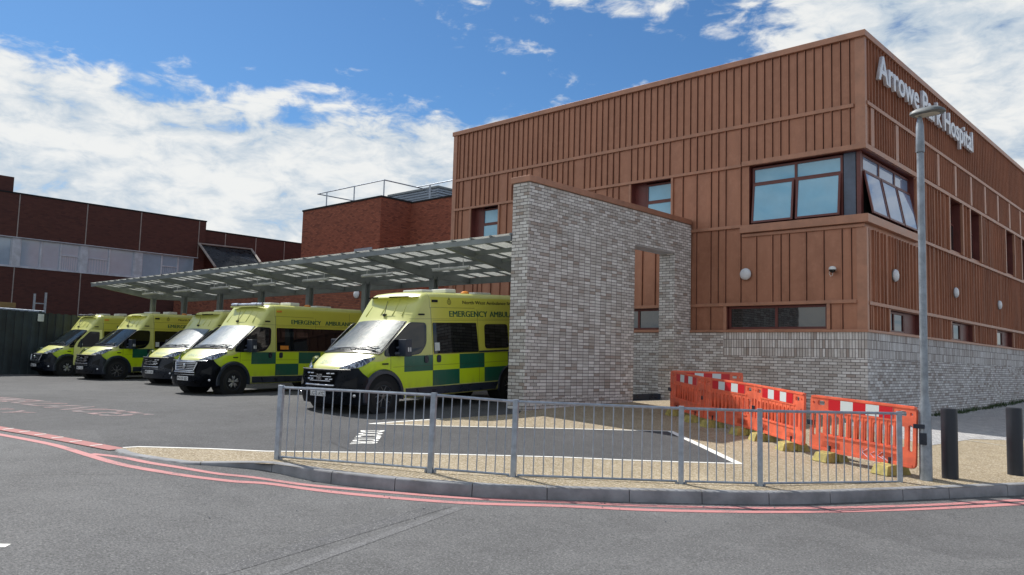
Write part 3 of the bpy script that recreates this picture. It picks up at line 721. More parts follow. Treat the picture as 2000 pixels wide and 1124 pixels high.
place_amb(A5, (-13.42, 10.55), 2, 3.0, 'nearest ambulance, beside the end of the pale brick wall, with a small second side window')
place_amb(A4, (-21.0, 11.2), 7, 1.2, 'ambulance with a silver roof light bar and one long black side window, second nearest')
place_amb(A3, (-26.9, 12.75), 6, 1.2, 'middle ambulance of the five, mostly hidden behind the one with the silver light bar')
place_amb(A2, (-31.8, 12.2), 5, 1.0, 'ambulance second from the green fence, with a clear windscreen and closed doors')
place_amb(A1, (-36.2, 11.9), 4, 1.0, 'ambulance next to the green fence with its front door standing open')
for r_ in (A1, A2):
    for c in kids(r_):
        if c.name.startswith('windscreen') and 'seal' not in c.name:
            c.data = c.data.copy(); c.data.materials.clear(); c.data.materials.append(M['clearscreen'])
# open cab door of the far ambulance
e = empty('cab_door'); e.parent = A1; e.location = (1.03, .22, 0); e.rotation_euler = (0, 0, R(-52)); tag(e, 'front door standing open')
bm = bmesh.new(); out_ = round_poly([(0, .45), (1.18, .45), (1.2, 1.25), (1.15, 1.92), (.62, 1.95), (.1, 1.42), (0, 1.2)], .06); win = round_poly([(.12, 1.2), (1.05, 1.22), (1.06, 1.84), (.64, 1.86), (.2, 1.42)], .06)
addmesh(bm, curve_mesh([out_, win], .02), frame((0, 0, 0), (0, 1, 0), (0, 0, 1), (1, 0, 0))); finish(bm, 'door_panel', M['livery'], e)
bm = bmesh.new(); addmesh(bm, curve_mesh([round_poly([(.12, 1.2), (1.05, 1.22), (1.06, 1.84), (.64, 1.86), (.2, 1.42)], .06)], .004), frame((0, 0, 0), (0, 1, 0), (0, 0, 1), (1, 0, 0))); finish(bm, 'door_glass', M['tint'], e)
# ------------------------------------------------------------------ ground, road, pavement, markings
def axis_pts(a, b, step, lo, hi):
    v = list(np.arange(a, b+1e-6, step)); k = step
    while v[-1] < hi: k *= 1.35; v.append(min(hi, v[-1]+k))
    k = step
    while v[0] > lo: k *= 1.35; v.insert(0, max(lo, v[0]-k))
    return np.array(v)
def ukerb(x, y): return (x+y)*.7071
TIP = gp(225, 880)
def drop(xs, ys):
    t = np.clip((ukerb(np.asarray(xs), np.asarray(ys))-(-3.9))/(1.9), 0, 1); return .125*t*t*(3-2*t)
def sheet_pts(xs, ys, off, road=False):
    z = Gv(xs, ys)+off
    return z-drop(xs, ys) if road else z
xs = axis_pts(-46, 8, .25, -700, 700); ys = axis_pts(-3, 27, .25, -300, 900)
XX, YY = np.meshgrid(xs, ys, indexing='ij'); ZZ = sheet_pts(XX.ravel(), YY.ravel(), -.008, True).reshape(XX.shape)
def road_z(qx, qy):
    i = int(np.clip(np.searchsorted(xs, qx)-1, 0, len(xs)-2)); j = int(np.clip(np.searchsorted(ys, qy)-1, 0, len(ys)-2))
    u = (qx-xs[i])/(xs[i+1]-xs[i]); v = (qy-ys[j])/(ys[j+1]-ys[j])
    return (ZZ[i, j]*(1-u)*(1-v)+ZZ[i+1, j]*u*(1-v)+ZZ[i, j+1]*(1-u)*v+ZZ[i+1, j+1]*u*v)
bm = bmesh.new(); vs = [[bm.verts.new((XX[i, j], YY[i, j], ZZ[i, j])) for j in range(len(ys))] for i in range(len(xs))]
for i in range(len(xs)-1):
    for j in range(len(ys)-1): bm.faces.new((vs[i][j], vs[i+1][j], vs[i+1][j+1], vs[i][j+1]))
tag(finish(bm, 'road', M['asphalt'], smooth=60), kind='structure')
def patch(name, poly, off, mat, step=.5, road=False):
    poly = [Vector((p[0], p[1])) for p in poly]; n = len(poly)
    pts = list(poly); edges = [(i, (i+1) % n) for i in range(n)]
    # densify edges so that the border follows the slope
    dense = []
    for i in range(n):
        a, b = poly[i], poly[(i+1) % n]; k = max(1, int((b-a).length/step)); dense += [a.lerp(b, t/k) for t in range(k)]
    n = len(dense); pts = dense[:]; edges = [(i, (i+1) % n) for i in range(n)]
    x0, x1 = min(p.x for p in poly), max(p.x for p in poly); y0, y1 = min(p.y for p in poly), max(p.y for p in poly)
    st = max(step, math.sqrt((x1-x0)*(y1-y0)/9000))
    for gx in np.arange(x0+st*.5, x1, st):
        for gy in np.arange(y0+st*.5, y1, st): pts.append(Vector((gx, gy)))
    if st > .5:
        for gx in np.arange(max(x0, -42), min(x1, 2), .4):
            for gy in np.arange(max(y0, 0), min(y1, 20), .4): pts.append(Vector((gx+.013, gy+.017)))
    ov, oe, of, *_r = geometry.delaunay_2d_cdt(pts, edges, [], 1, 1e-5)
    zz = sheet_pts(np.array([v.x for v in ov]), np.array([v.y for v in ov]), off, road)
    bm = bmesh.new(); V = [bm.verts.new((v.x, v.y, z)) for v, z in zip(ov, zz)]
    for f in of:
        try: bm.faces.new([V[i] for i in f])
        except ValueError: pass
    for f in bm.faces:
        if f.normal.z < 0: f.normal_flip()
    me = bpy.data.meshes.new(name); bm.to_mesh(me); bm.free(); me.materials.append(mat); o = link(bpy.data.objects.new(name, me)); return tag(o, kind='structure')
P2 = lambda l: [gp(a, b) for a, b in l]
kerb_px = [(225, 880), (240, 887), (273, 893.5), (341, 903), (379, 906), (495, 905.6), (540, 908), (665, 925.6), (810, 940), (984, 951.5), (1100, 955), (1280, 960), (1532, 964), (1762, 957), (2000, 948)]
K = P2(kerb_px)
d_ = (K[-1]-K[-2]).normalized(); K.append(K[-1]+d_*6); K.append(K[-1]+Vector((.62, .78, 0))*14)
inner_end = K[-1]
# left continuation of the tip (drop is zero there)
LT = gp(-40, 832)
yard = [LT+Vector((-30, -8, 0))]+[LT]+[K[0]]+K[1:]+[Vector((40, 60, 0)), Vector((-75, 60, 0)), Vector((-75, -10, 0))]
patch('yard_asphalt', yard, -.001, M['yard'], 1.0)
bay_low = P2([(1443, 907), (1220, 900), (1100, 894.5), (926, 890), (694, 885), (520, 883), (410, 878), (270, 874), (240, 876)])
bay_top = P2([(722, 829), (860, 833), (1060, 837), (1180, 840), (1310, 843)])
wl = [gp(1013, 809), gp(860, 819)]
tan = K+[Vector((30, 50, 0)), Vector((-7.1, 50, 0)), Vector((-7.1, 20.7, 0)), Vector((-12.2, 20.7, 0)), Vector((-12.2, 13.5, 0))]+wl+bay_top+bay_low
patch('pavement', tan, .006, M['tan'], .6)
patch('bay_asphalt', bay_top+[bay_low[0]]+bay_low[1:5]+P2([(640, 862)]), .0045, M['bay'], .6)
cob = [Vector((-7.1, 19.9, 0)), gp(1905, 853), gp(1880, 861), gp(1815, 868), gp(1808, 852)]
patch('cobbled_strip', [Vector((-7.15, 18.9, 0)), gp(1815, 872), gp(1900, 859), gp(2000, 862), Vector((2, 30, 0)), Vector((2, 48, 0)), Vector((-7.1, 48, 0))], .011, M['cobble'], .8)
def strip(name, pts, wd, off, mat, road=False, obj=None):
    """painted line following the ground; pts world, wd width"""
    P = [Vector((p[0], p[1])) for p in pts]; D = [P[0]]
    for a, b in zip(P, P[1:]):
        k = max(1, int((b-a).length/.25)); D += [a.lerp(b, (t+1)/k) for t in range(k)]
    bm = obj or bmesh.new(); prev = None
    for i, p in enumerate(D):
        t = (D[min(i+1, len(D)-1)]-D[max(i-1, 0)]).normalized(); nrm = Vector((-t.y, t.x))*wd/2
        row = []
        for q in (p-nrm, p+nrm):
            z = (road_z(q.x, q.y)+off) if road else float(sheet_pts(np.array([q.x]), np.array([q.y]), off, road)[0]); row.append(bm.verts.new((q.x, q.y, z)))
        if prev: bm.faces.new((prev[0], row[0], row[1], prev[1]))
        prev = row
    if obj is None:
        for f in bm.faces:
            f.normal_update()
            if f.normal.z < 0: f.normal_flip()
        me = bpy.data.meshes.new(name); bm.to_mesh(me); bm.free(); me.materials.append(mat); return tag(link(bpy.data.objects.new(name, me)), kind='structure')
def smooth_path(P, k=5):
    P = [Vector((p[0], p[1])) for p in P]; o = []
    for i in range(len(P)-1):
        a, b, c, d = P[max(i-1, 0)], P[i], P[i+1], P[min(i+2, len(P)-1)]
        for s in range(k):
            t = s/k; o.append(.5*((2*b)+(c-a)*t+(2*a-5*b+4*c-d)*t*t+(3*b-a-3*c+d)*t**3))
    return o+[P[-1]]
def rp(l):   # pixel -> road level
    o = []
    for a, b in l:
        d = ray(a, b); z = -1.5
        for _ in range(25): p = d*(z/d.z); z = float(sheet_pts(np.array([p.x]), np.array([p.y]), 0, True)[0])
        o.append(d*(z/d.z))
    return o
lo = rp([(-60, 838), (0, 848.5), (102, 868), (171, 888), (239, 907), (341, 925), (444, 938.5), (540, 946), (694, 965), (891, 981), (1100, 988), (1280, 996), (1532, 999.5), (1784, 994), (2000, 983.5)])
hi = rp([(178, 886), (239, 893), (307, 906), (410, 922.5), (520, 935.5), (694, 955.5), (868, 969.5), (984, 976), (1100, 980), (1280, 988), (1532, 992), (1784, 987), (2000, 976)])
for L_ in (lo, hi): L_.append(L_[-1]+(L_[-1]-L_[-2]).normalized()*4)
strip('outer_red_line', smooth_path(lo), .125, .004, M['pink'], True)
strip('inner_red_line', smooth_path(hi), .115, .004, M['pink'], True)
redp = rp([(-60, 826), (0, 837), (68, 848), (137, 861), (229, 878)])
strip('red_band', smooth_path(redp), .24, .003, M['red'])
for a_ in (((5, 840), (26, 837.5)), ((37, 845), (58, 842.8)), ((67, 850.5), (90, 848.6)), ((100, 856.8), (124, 854.6)), ((136, 864), (160, 861.8)), ((176, 871.8), (200, 869.5))): strip('give_way_dash', rp(a_), .045, .007, M['white'])
strip('bay_line', P2([(722, 829), (860, 833.5), (1060, 837.5), (1180, 840.5), (1310, 843.5)]), .07, .0105, M['white'])
strip('bay_line', P2([(1308, 843), (1445, 908)]), .13, .0105, M['white'])
strip('bay_line', bay_low, .07, .0105, M['white'])
strip('bay_line', P2([(722, 829), (790, 824), (860, 819.5)]), .10, .010, M['white'])
strip('path_joint', P2([(1874, 859), (1960, 872), (2060, 880)]), .04, .013, M['kerbtop'])
dash = rp([(-30, 1058), (12, 1064)]); strip('lane_dash', rp([(-60, 1064), (16, 1064.5)]), .10, .004, M['white'], True)
# tar joints and scraped patches in the carriageway
for l_, w_ in (([(-20, 895), (90, 893), (170, 891.5)], .012), ([(-20, 930), (90, 927), (200, 926), (270, 927), (330, 922)], .012)): strip('road_joint', smooth_path(rp(l_)), w_, .0025, M['tar'], True)
for l_, w_, m_ in (([(330, 1140), (600, 1064), (870, 985)], .22, 'tarline'), ([(480, 1140), (700, 1062), (900, 990)], .12, 'worn')): strip('worn_track', smooth_path(rp(l_)), w_, .0025, M[m_], True)
# painted words
def ground_text(s, p0, ux, uy, wl_, hl_, mat, name, zo=.003):
    """text laid on the ground: ux along the word, uy up the letters (both unit vectors on the ground)"""
    me = text_mesh(s, 1.0, 0, off=.02); bm = bmesh.new(); bm.from_mesh(me); bpy.data.meshes.remove(me)
    bmesh.ops.subdivide_edges(bm, edges=[e for e in bm.edges if e.calc_length() > .3], cuts=2)
    w0, w1 = min(v.co.x for v in bm.verts), max(v.co.x for v in bm.verts); h1 = max(v.co.y for v in bm.verts)
    for v in bm.verts:
        q = p0+ux*((v.co.x-w0)/(w1-w0)*wl_)+uy*(v.co.y/h1*hl_); v.co = (q.x, q.y, G(q.x, q.y)+zo)
    me = bpy.data.meshes.new(name); bm.to_mesh(me); bm.free(); me.materials.append(mat); return tag(link(bpy.data.objects.new(name, me)), kind='structure')
a, b, c = gp(690, 842), gp(683, 870), gp(735, 870)     # top-left, bottom-left, bottom-right of the word block
tl = gp(706, 842); ux = (gp(684, 869)-gp(706, 842)); uy = (gp(752, 842)-gp(706, 842))
ground_text('DOCTOR', tl, ux.normalized(), uy.normalized(), ux.length, uy.length, M['white'], 'doctor_marking', .009)
q0, q1 = gp(-45, 772), gp(230, 814); q2 = gp(310, 811)
ux = (gp(212, 814)-gp(-60, 776)); uy = (gp(310, 811)-gp(212, 814))
ground_text('AMBULANCES', gp(-60, 776), ux.normalized(), uy.normalized(), ux.length, uy.length, M['pinkw'], 'faded_pink_word')
ux = (gp(20, 809)-gp(-90, 790)); uy = (gp(75, 807)-gp(20, 809))
ground_text('ONLY', gp(-90, 790), ux.normalized(), uy.normalized(), ux.length, uy.length, M['pinkw'], 'faded_pink_word')
# kerb stones: one sweep cut into stones
def kerb(pts, name, w0=.13):
    P = smooth_path(pts, 8); D = [P[0]]; acc = 0
    for a, b in zip(P, P[1:]):
        k = max(1, int((b-a).length/.12)); D += [a.lerp(b, (t+1)/k) for t in range(k)]
    bm = bmesh.new(); dist = 0; ring = None; nxt = .9
    for i, p in enumerate(D):
        t = (D[min(i+1, len(D)-1)]-D[max(i-1, 0)]).normalized(); nrm = Vector((-t.y, t.x))     # away from the road
        if i: dist += (D[i]-D[i-1]).length
        zu = G(p.x, p.y)+.016; zr = float(sheet_pts(np.array([p.x]), np.array([p.y]), -.03, True)[0])
        prof = [(-.012, zr), (-.004, zu-.022), (.010, zu-.004), (.03, zu), (w0, zu), (w0, zu-.15)]
        r = [bm.verts.new((p.x+nrm.x*a_, p.y+nrm.y*a_, z)) for a_, z in prof]
        if ring:
            for k in range(len(r)-1): bm.faces.new((ring[k], r[k], r[k+1], ring[k+1]))
            if dist > nxt:      # 8 mm open joint, then the next stone
                nxt += .92; bm.faces.new(r); r = [bm.verts.new(v.co+Vector((t.x, t.y, 0))*.010) for v in r]; bm.faces.new(r[::-1])
        ring = r
    return tag(finish(bm, name, M['kerb'], smooth=50), kind='structure')
kerb(K[:-1], 'kerb')

# ------------------------------------------------------------------ hospital building
CY, CX = 20.6, -7.18; XL = -22.52; YE = 52.0; ZT = 8.52; ZB = .94
HB = empty('hospital_building', (0, 0, 0), 0, 'two storey hospital block clad in bronze ribbed metal over a pale brick plinth', 'building')
def cells(u0, u1, z0, z1, ops):
    us = sorted({u0, u1, *[q for o in ops for q in o[:2] if u0 < q < u1]}); zs = sorted({z0, z1, *[q for o in ops for q in o[2:4] if z0 < q < z1]})
    for a, b in zip(us, us[1:]):
        for c, d in zip(zs, zs[1:]):
            m_, n_ = (a+b)/2, (c+d)/2
            if not any(o[0] < m_ < o[1] and o[2] < n_ < o[3] for o in ops): yield a, b, c, d
OF = [(-10.30, CX+.01, 3.88, 5.56), (-14.25, -12.80, 3.95, 5.57), (-21.45, -20.03, 3.95, 5.57), (-10.96, -8.14, 1.0, 1.64), (-14.9, -13.05, 1.0, 1.64)]
OS = [(CY-.01, 24.60, 3.88, 5.56), (22.25, 24.95, 1.0, 1.58), (28.0, 30.7, 1.0, 1.58), (33.9, 36.6, 1.0, 1.58), (39.7, 42.4, 1.0, 1.58), (28.0, 29.45, 3.9, 5.57), (30.48, 31.9, 3.9, 5.57), (35.68, 37.12, 3.9, 5.57), (38.5, 39.95, 3.9, 5.57), (43.6, 45.05, 3.9, 5.57)]
DEP = .30
bm = bmesh.new()
def quad(*p): return bm.faces.new([bm.verts.new(q) for q in p])
for a, b, c, d in cells(XL, CX, ZB, ZT, OF): quad((a, CY, c), (b, CY, c), (b, CY, d), (a, CY, d))
for a, b, c, d in cells(CY, YE, ZB, ZT, OS): quad((CX, a, c), (CX, b, c), (CX, b, d), (CX, a, d))
quad((XL, CY, ZB), (XL, CY, ZT), (XL, YE, ZT), (XL, YE, ZB))
bmesh.ops.remove_doubles(bm, verts=bm.verts, dist=1e-4)
bmesh.ops.subdivide_edges(bm, edges=[e for e in bm.edges if e.calc_length() > 3], cuts=2)
finish(bm, 'cladding', M['clad'], HB)
# reveals
for a, b, c, d in OF[1:]:
    bm = bmesh.new()
    for q in (((a, CY, c), (a, CY, d), (a, CY+DEP, d), (a, CY+DEP, c)), ((b, CY, c), (b, CY+DEP, c), (b, CY+DEP, d), (b, CY, d)), ((a, CY, d), (b, CY, d), (b, CY+DEP, d), (a, CY+DEP, d)), ((a, CY, c), (a, CY+DEP, c), (b, CY+DEP, c), (b, CY, c))): quad(*q)
    bmesh.ops.remove_doubles(bm, verts=bm.verts, dist=1e-4); finish(bm, 'window_reveal', M['winframe'], HB)
for a, b, c, d in OS[1:]:
    e_ = DEP+.05; x1 = CX-e_; bm = bmesh.new()
    for q in (((CX, a, c), (CX, a, d), (x1, a, d), (x1, a, c)), ((CX, b, c), (x1, b, c), (x1, b, d), (CX, b, d)), ((CX, a, d), (CX, b, d), (x1, b, d), (x1, a, d)), ((CX, a, c), (x1, a, c), (x1, b, c), (CX, b, c))): quad(*q)
    bmesh.ops.remove_doubles(bm, verts=bm.verts, dist=1e-4); finish(bm, 'window_reveal', M['winframe'], HB)
a, b, c, d = OF[0]; e_ = .32   # corner window soffit and sill
for z in (c, d):
    bm = bmesh.new(); quad((a, CY, z), (CX, CY, z), (CX, 24.6, z), (CX-e_, 24.6, z), (CX-e_, CY+e_, z), (a, CY+e_, z)); finish(bm, 'window_reveal', M['winframe'], HB)
bm = bmesh.new(); quad((a, CY, c), (a, CY, d), (a, CY+e_, d), (a, CY+e_, c)); finish(bm, 'window_reveal', M['winframe'], HB)
bm = bmesh.new(); quad((CX, 24.6, c), (CX-e_, 24.6, c), (CX-e_, 24.6, d), (CX, 24.6, d)); finish(bm, 'window_reveal', M['winframe'], HB)
# dark rooms behind the glass
bm = bmesh.new(); box(bm, (XL+.4, CY+.62, -1), (CX-.66, YE-.5, ZT-.4)); finish(bm, 'interior', M['void'], HB)
bm = bmesh.new(); box(bm, (XL+.02, CY+.02, ZT-.14), (CX-.02, YE-.02, ZT-.05)); finish(bm, 'roof', M['canopy_steel'], HB)
# standing seams, with painted shade strips beside them
PIT_ = .2329; fx = lambda k: -7.52-PIT_*k
bm = bmesh.new(); shadebm = bmesh.new(); RW, RD = .015, .045
def rib_f(x, z0, z1):
    if x < XL+.12: return
    segs = [(z0, z1)]
    for a, b, c, d in OF:
        if a-.08 < x < b+.08: segs = [s for (p, q) in segs for s in ((p, min(q, c-.10)), (max(p, d+.08), q)) if s[1]-s[0] > .08]
    for p, q in segs: box(bm, (x-RW/2, CY-RD, p), (x+RW/2, CY-.001, q)); box(shadebm, (x+RW/2+.001, CY-.004, p), (x+RW/2+.018, CY-.001, q))
def rib_s(y, z0, z1, rd=.055, rw=.022):
    segs = [(z0, z1)]
    for a, b, c, d in OS:
        if a-.06 < y < b+.06: segs = [s for (p, q) in segs for s in ((p, min(q, c-.10)), (max(p, d+.08), q)) if s[1]-s[0] > .08]
    for p, q in segs: box(bm, (CX+.001, y-rw/2, p), (CX+rd, y+rw/2, q)); box(shadebm, (CX+.001, y+rw/2+.001, p), (CX+.004, y+rw/2+.018, q))
for k in range(0, 65):
    rib_f(fx(k), 6.78, ZT-.02)
    if k not in (6, 14, 22, 30, 38, 46, 53, 61): rib_f(fx(k), 5.70 if k < 13 else 5.64, 6.68)
t3 = {13, 15, 16, 17, 19, 21, 29, 31, 32, 33, 35, 37, 39, 41, 42, 43, 45, 47, 49, 50, 52, 54, 60, 62, 63}
t4 = {0, 1, 3, 5, 7, 8, 9, 11, 13, 15, 16, 17, 19, 21, 23, 24, 25, 27, 29, 31, 32, 33, 35, 37, 39, 40, 41, 43, 45, 47, 48, 49, 51, 53, 55, 57, 58, 59, 61, 63}
t5 = {1, 2.3, 15, 17, 19, 21, 23, 26, 34, 36, 38, 40, 42, 44, 46, 48, 50, 52, 54, 56, 58, 60, 62}
for k in t3: rib_f(fx(k), 3.92, 5.55)
for k in t4: rib_f(fx(k), 1.73, 3.55 if k < 13 else 3.83)
for k in t5: rib_f(fx(k), .98, 1.63)
y = CY+.26
while y < YE: rib_s(y, 6.84, ZT-.02, .06); y += .2329
FL = [21.12+1.93*i for i in range(17)]
y = CY+.62
while y < YE:
    if min(abs(y-f) for f in FL) > .17: rib_s(y, 5.72, 6.74, .055)
    y += .193
rr_ = random.Random(3)
for z0, z1, st in ((3.84, 5.55, 24.95), (1.70, 3.55, CY+.18), (.98, 1.60, CY+.25)):
    y = st
    while y < YE:
        rib_s(y, z0, 3.55 if (z0 == 1.70 and y < 24.9) else (3.72 if z0 == 1.70 else z1), .055, .024); y += rr_.choice((.12, .2329, .2329, .30, .36))
finish(bm, 'standing_seams', M['clad'], HB); finish(shadebm, 'seam_shade_strips', M['rib_shade'], HB)
# horizontal and vertical trims
bm = bmesh.new()
def tf(x0, x1, z0, z1, d): box(bm, (x0, CY-d, z0), (x1, CY-.001, z1))
def ts(y0, y1, z0, z1, d): box(bm, (CX+.001, y0, z0), (CX+d, y1, z1))
tf(XL+.22, -7.41, 6.68, 6.78, .06); tf(XL+.12, -10.52, 5.555, 5.64, .065); tf(XL+.12, -10.52, 3.83, 3.915, .065); tf(XL+.12, -7.38, 1.64, 1.73, .06); tf(-9.95-.55, CX-.001, 3.56, 3.64, .05)
tf(XL+.001, XL+.20, .98, ZT-.02, .05)
for a, b, c, d in OF[1:3]: tf(a-.07, a, c-.1, d-.02, .058); tf(b, b+.07, c-.1, d-.02, .058)
for a, b, c, d in OF[3:]: tf(a-.09, a-.002, c-.02, d-.002, .056); tf(b+.002, b+.09, c-.02, d-.002, .056)
ts(CY+.10, YE, 6.74, 6.84, .075); ts(24.95, YE, 5.57, 5.68, .075); ts(24.62, YE, 3.72, 3.81, .075); ts(CY+.12, YE, 1.60, 1.69, .07)
for f in FL: ts(f-.12, f+.12, 5.72, 6.735, .05)
for a, b, c, d in OS[5:]: ts(a-.12, a-.005, c-.06, d-.01, .085); ts(b+.005, b+.10, c-.06, d-.01, .085)
for a, b, c, d in OS[1:5]: ts(a-.08, a-.005, c, d, .065); ts(b+.005, b+.08, c, d, .065)
ts(24.66, 24.92, 3.92, 5.55, .06)
finish(bm, 'trim', M['trim'], HB, bevel=.006)
def wrap(name, x0, y1, z0, z1, d, mat=None):
    bm = bmesh.new(); pr = [(x0, CY-d), (CX+d, CY-d), (CX+d, y1), (CX+.002, y1), (CX+.002, CY-.002), (x0, CY-.002)]
    a = [bm.verts.new((p, q, z0)) for p, q in pr]; b = [bm.verts.new((p, q, z1)) for p, q in pr]; n = len(pr)
    for i in range(n): bm.faces.new((a[i], a[(i+1) % n], b[(i+1) % n], b[i]))
    bm.faces.new(a[::-1]); bm.faces.new(b); return finish(bm, name, mat or M['trim'], HB, bevel=.008)
wrap('coping', XL-.04, YE, ZT-.02, ZT+.14, .09)
wrap('base_flashing', XL, YE, ZB-.03, ZB+.035, .085)
wrap('corner_window_head', -10.50, 24.66, 5.565, 5.70, .075)
wrap('corner_window_sill', -10.52, 24.72, 3.665, 3.88, .13)
for a_, b_ in ((5.70, ZT-.02), (.98, 3.66)):
    bm = bmesh.new(); t_ = .012; pr = [(CX-.20, CY-t_), (CX+.05, CY-t_), (CX+.05, CY+.12), (CX+.002, CY+.12), (CX+.002, CY-.001), (CX-.20, CY-.001)]
    q0 = [bm.verts.new((p, q, a_)) for p, q in pr]; q1 = [bm.verts.new((p, q, b_ if b_ > 4 else 3.56)) for p, q in pr]
    for i in range(6): bm.faces.new((q0[i], q0[(i+1) % 6], q1[(i+1) % 6], q1[i]))
    bm.faces.new(q0[::-1]); bm.faces.new(q1); finish(bm, 'corner_flashing', M['trim'], HB)
bm = bmesh.new(); box(bm, (XL-.02, CY-.05, -2.6), (CX+.05, YE, ZB-.03)); finish(bm, 'brick_plinth', M['plinth'], HB)
# windows
def window(o, U, N, w_, h_, bays, transom=None, mat='darkglass', open_=0, fr=.06, topmat=None, parent=None):
    """o = lower-left outer corner on the glass plane, U along, N outward"""
    e = empty('window'); e.parent = parent or HB; U = Vector(U); N = Vector(N); Mx = frame(o, U, (0, 0, 1), N)   # local x=U, y=up, z=out
    bm = bmesh.new()
    box(bm, (0, 0, -.03), (w_, fr, .035), M=Mx); box(bm, (0, h_-fr, -.03), (w_, h_, .035), M=Mx); box(bm, (0, fr, -.03), (fr, h_-fr, .035), M=Mx); box(bm, (w_-fr, fr, -.03), (w_, h_-fr, .035), M=Mx)
    xs_ = [0]+[w_*i/bays for i in range(1, bays)]+[w_]
    for q in xs_[1:-1]: box(bm, (q-fr*.6, fr, -.028), (q+fr*.6, h_-fr, .033), M=Mx)
    if transom:
        for a_, b_ in zip(xs_, xs_[1:]): box(bm, (a_+(fr if a_ == 0 else fr*.6), transom-fr*.5, -.026), (b_-(fr if b_ == w_ else fr*.6), transom+fr*.5, .031), M=Mx)
    finish(bm, 'frame', M['winframe'], e)
    for a_, b_ in zip(xs_, xs_[1:]):
        a2, b2 = a_+fr*.6, b_-fr*.6
        if transom:
            bm = bmesh.new(); box(bm, (a2, transom+fr*.4, -.006), (b2, h_-fr*.8, .006), M=Mx); finish(bm, 'pane', M[topmat or mat], e)
            s_ = empty('sash'); s_.parent = e; Ms = Mx @ Matrix.Translation((0, transom-fr*.5, .036)) @ Matrix.Rotation(R(-open_), 4, 'X'); hh = transom-fr*.5-fr*.4
            bm = bmesh.new(); t_ = .055
            for p_, q_ in (((a2, -hh, 0), (b2, -hh+t_, .045)), ((a2, -t_, 0), (b2, 0, .045)), ((a2, -hh+t_, 0), (a2+t_, -t_, .045)), ((b2-t_, -hh+t_, 0), (b2, -t_, .045))): box(bm, p_, q_, M=Ms)
            finish(bm, 'sash_frame', M['winframe'], s_)
            bm = bmesh.new(); box(bm, (a2+t_*.8, -hh+t_*.8, .015), (b2-t_*.8, -t_*.8, .03), M=Ms); finish(bm, 'pane', M[mat], s_)
            bm = bmesh.new(); box(bm, (a2, fr, -.02), (b2, transom-fr*.5, -.014), M=Mx); finish(bm, 'opening_shade_plate', M['void'], e)  # near-black plate painted in place of the shade behind the sash
        else:
            bm = bmesh.new(); box(bm, (a2, fr*.8, -.006), (b2, h_-fr*.8, .006), M=Mx); finish(bm, 'pane', M[mat], e)
    return e
FX, FN = (1, 0, 0), (0, -1, 0); SX, SN = (0, 1, 0), (1, 0, 0)
window((-10.26, CY+.16, 3.90), FX, FN, 2.50, 1.62, 2, 1.17, 'skytintglass', 6)
window((CX-.17, CY+.26, 3.90), SX, SN, 3.75, 1.62, 3, 1.20, 'paleskyglass', 11)
bm = bmesh.new(); box(bm, (-7.74, CY+.14, 3.885), (-7.42, CY+.20, 5.555)); finish(bm, 'corner_infill_panel', simple('slate_blue_panel', (.10, .13, .19), .35), HB)
bm = bmesh.new(); box(bm, (-7.40, CY+.10, 3.885), (-7.30, CY+.20, 5.555)); box(bm, (CX-.26, CY+.14, 3.885), (CX-.16, CY+.24, 5.555)); finish(bm, 'corner_post', M['winframe'], HB)
bm = bmesh.new(); box(bm, (-10.28, CY+.5, 3.885), (CX-.52, CY+.52, 5.55)); box(bm, (CX-.54, CY+.5, 3.885), (CX-.52, 24.55, 5.55)); finish(bm, 'interior', M['void'], HB)
for (a, b, c, d) in OF[1:3]: window((a+.42, CY+.24, c), FX, FN, b-a-.43, d-c-.05, 1, 1.02, 'skytintglass', 3 if a > -20 else 0)
bm = bmesh.new()
for (a, b, c, d) in OF[1:3]: bm = bmesh.new(); box(bm, (a, CY+.20, c), (a+.42, CY+.26, d)); finish(bm, 'side_infill', M['winframe'], HB)
for (a, b, c, d) in OF[3:]: window((a+.02, CY+.12, c), FX, FN, b-a-.04, d-c-.01, 2, None, 'darkglass')
for (a, b, c, d) in OS[1:5]: window((CX-.16, a+.02, c), SX, SN, (b-a)*.62, d-c-.01, 2, None, 'darkglass')
bm = bmesh.new()
for (a, b, c, d) in OS[1:5]: bm = bmesh.new(); box(bm, (CX-.20, a+(b-a)*.62+.02, c), (CX-.12, b, d)); finish(bm, 'side_infill', M['winframe'], HB)
for (a, b, c, d) in OS[5:]: window((CX-.26, a, c), SX, SN, b-a, d-c, 1, 1.0, 'darkglass')
# sign letters standing off the long side
SG = empty('hospital_name_sign', (CX+.13, 21.28, 7.56), 0, 'large silver letters on the long side wall reading Arrowe Park Hospital', 'sign')
s_ = 'Arrowe Park Hospital'; me = text_mesh(s_, 1.0, 0, off=.012); w0, w1 = width(me); bpy.data.meshes.remove(me); kx = 9.35/(w1-w0); kz = .68/.70
for i, ch in enumerate(s_):
    if ch == ' ': continue
    pre = text_mesh(s_[:i+1], 1.0, 0, off=.012); a1 = width(pre)[1]; bpy.data.meshes.remove(pre)
    me = text_mesh(ch, 1.0, .040, .004, off=.012); c0, c1 = width(me)
    for v in me.vertices: v.co = Vector((v.co.z, (v.co.x-c0+a1-(c1-c0)-w0)*kx, v.co.y*kz))
    mesh_obj('letter', me, M['silver'], SG)
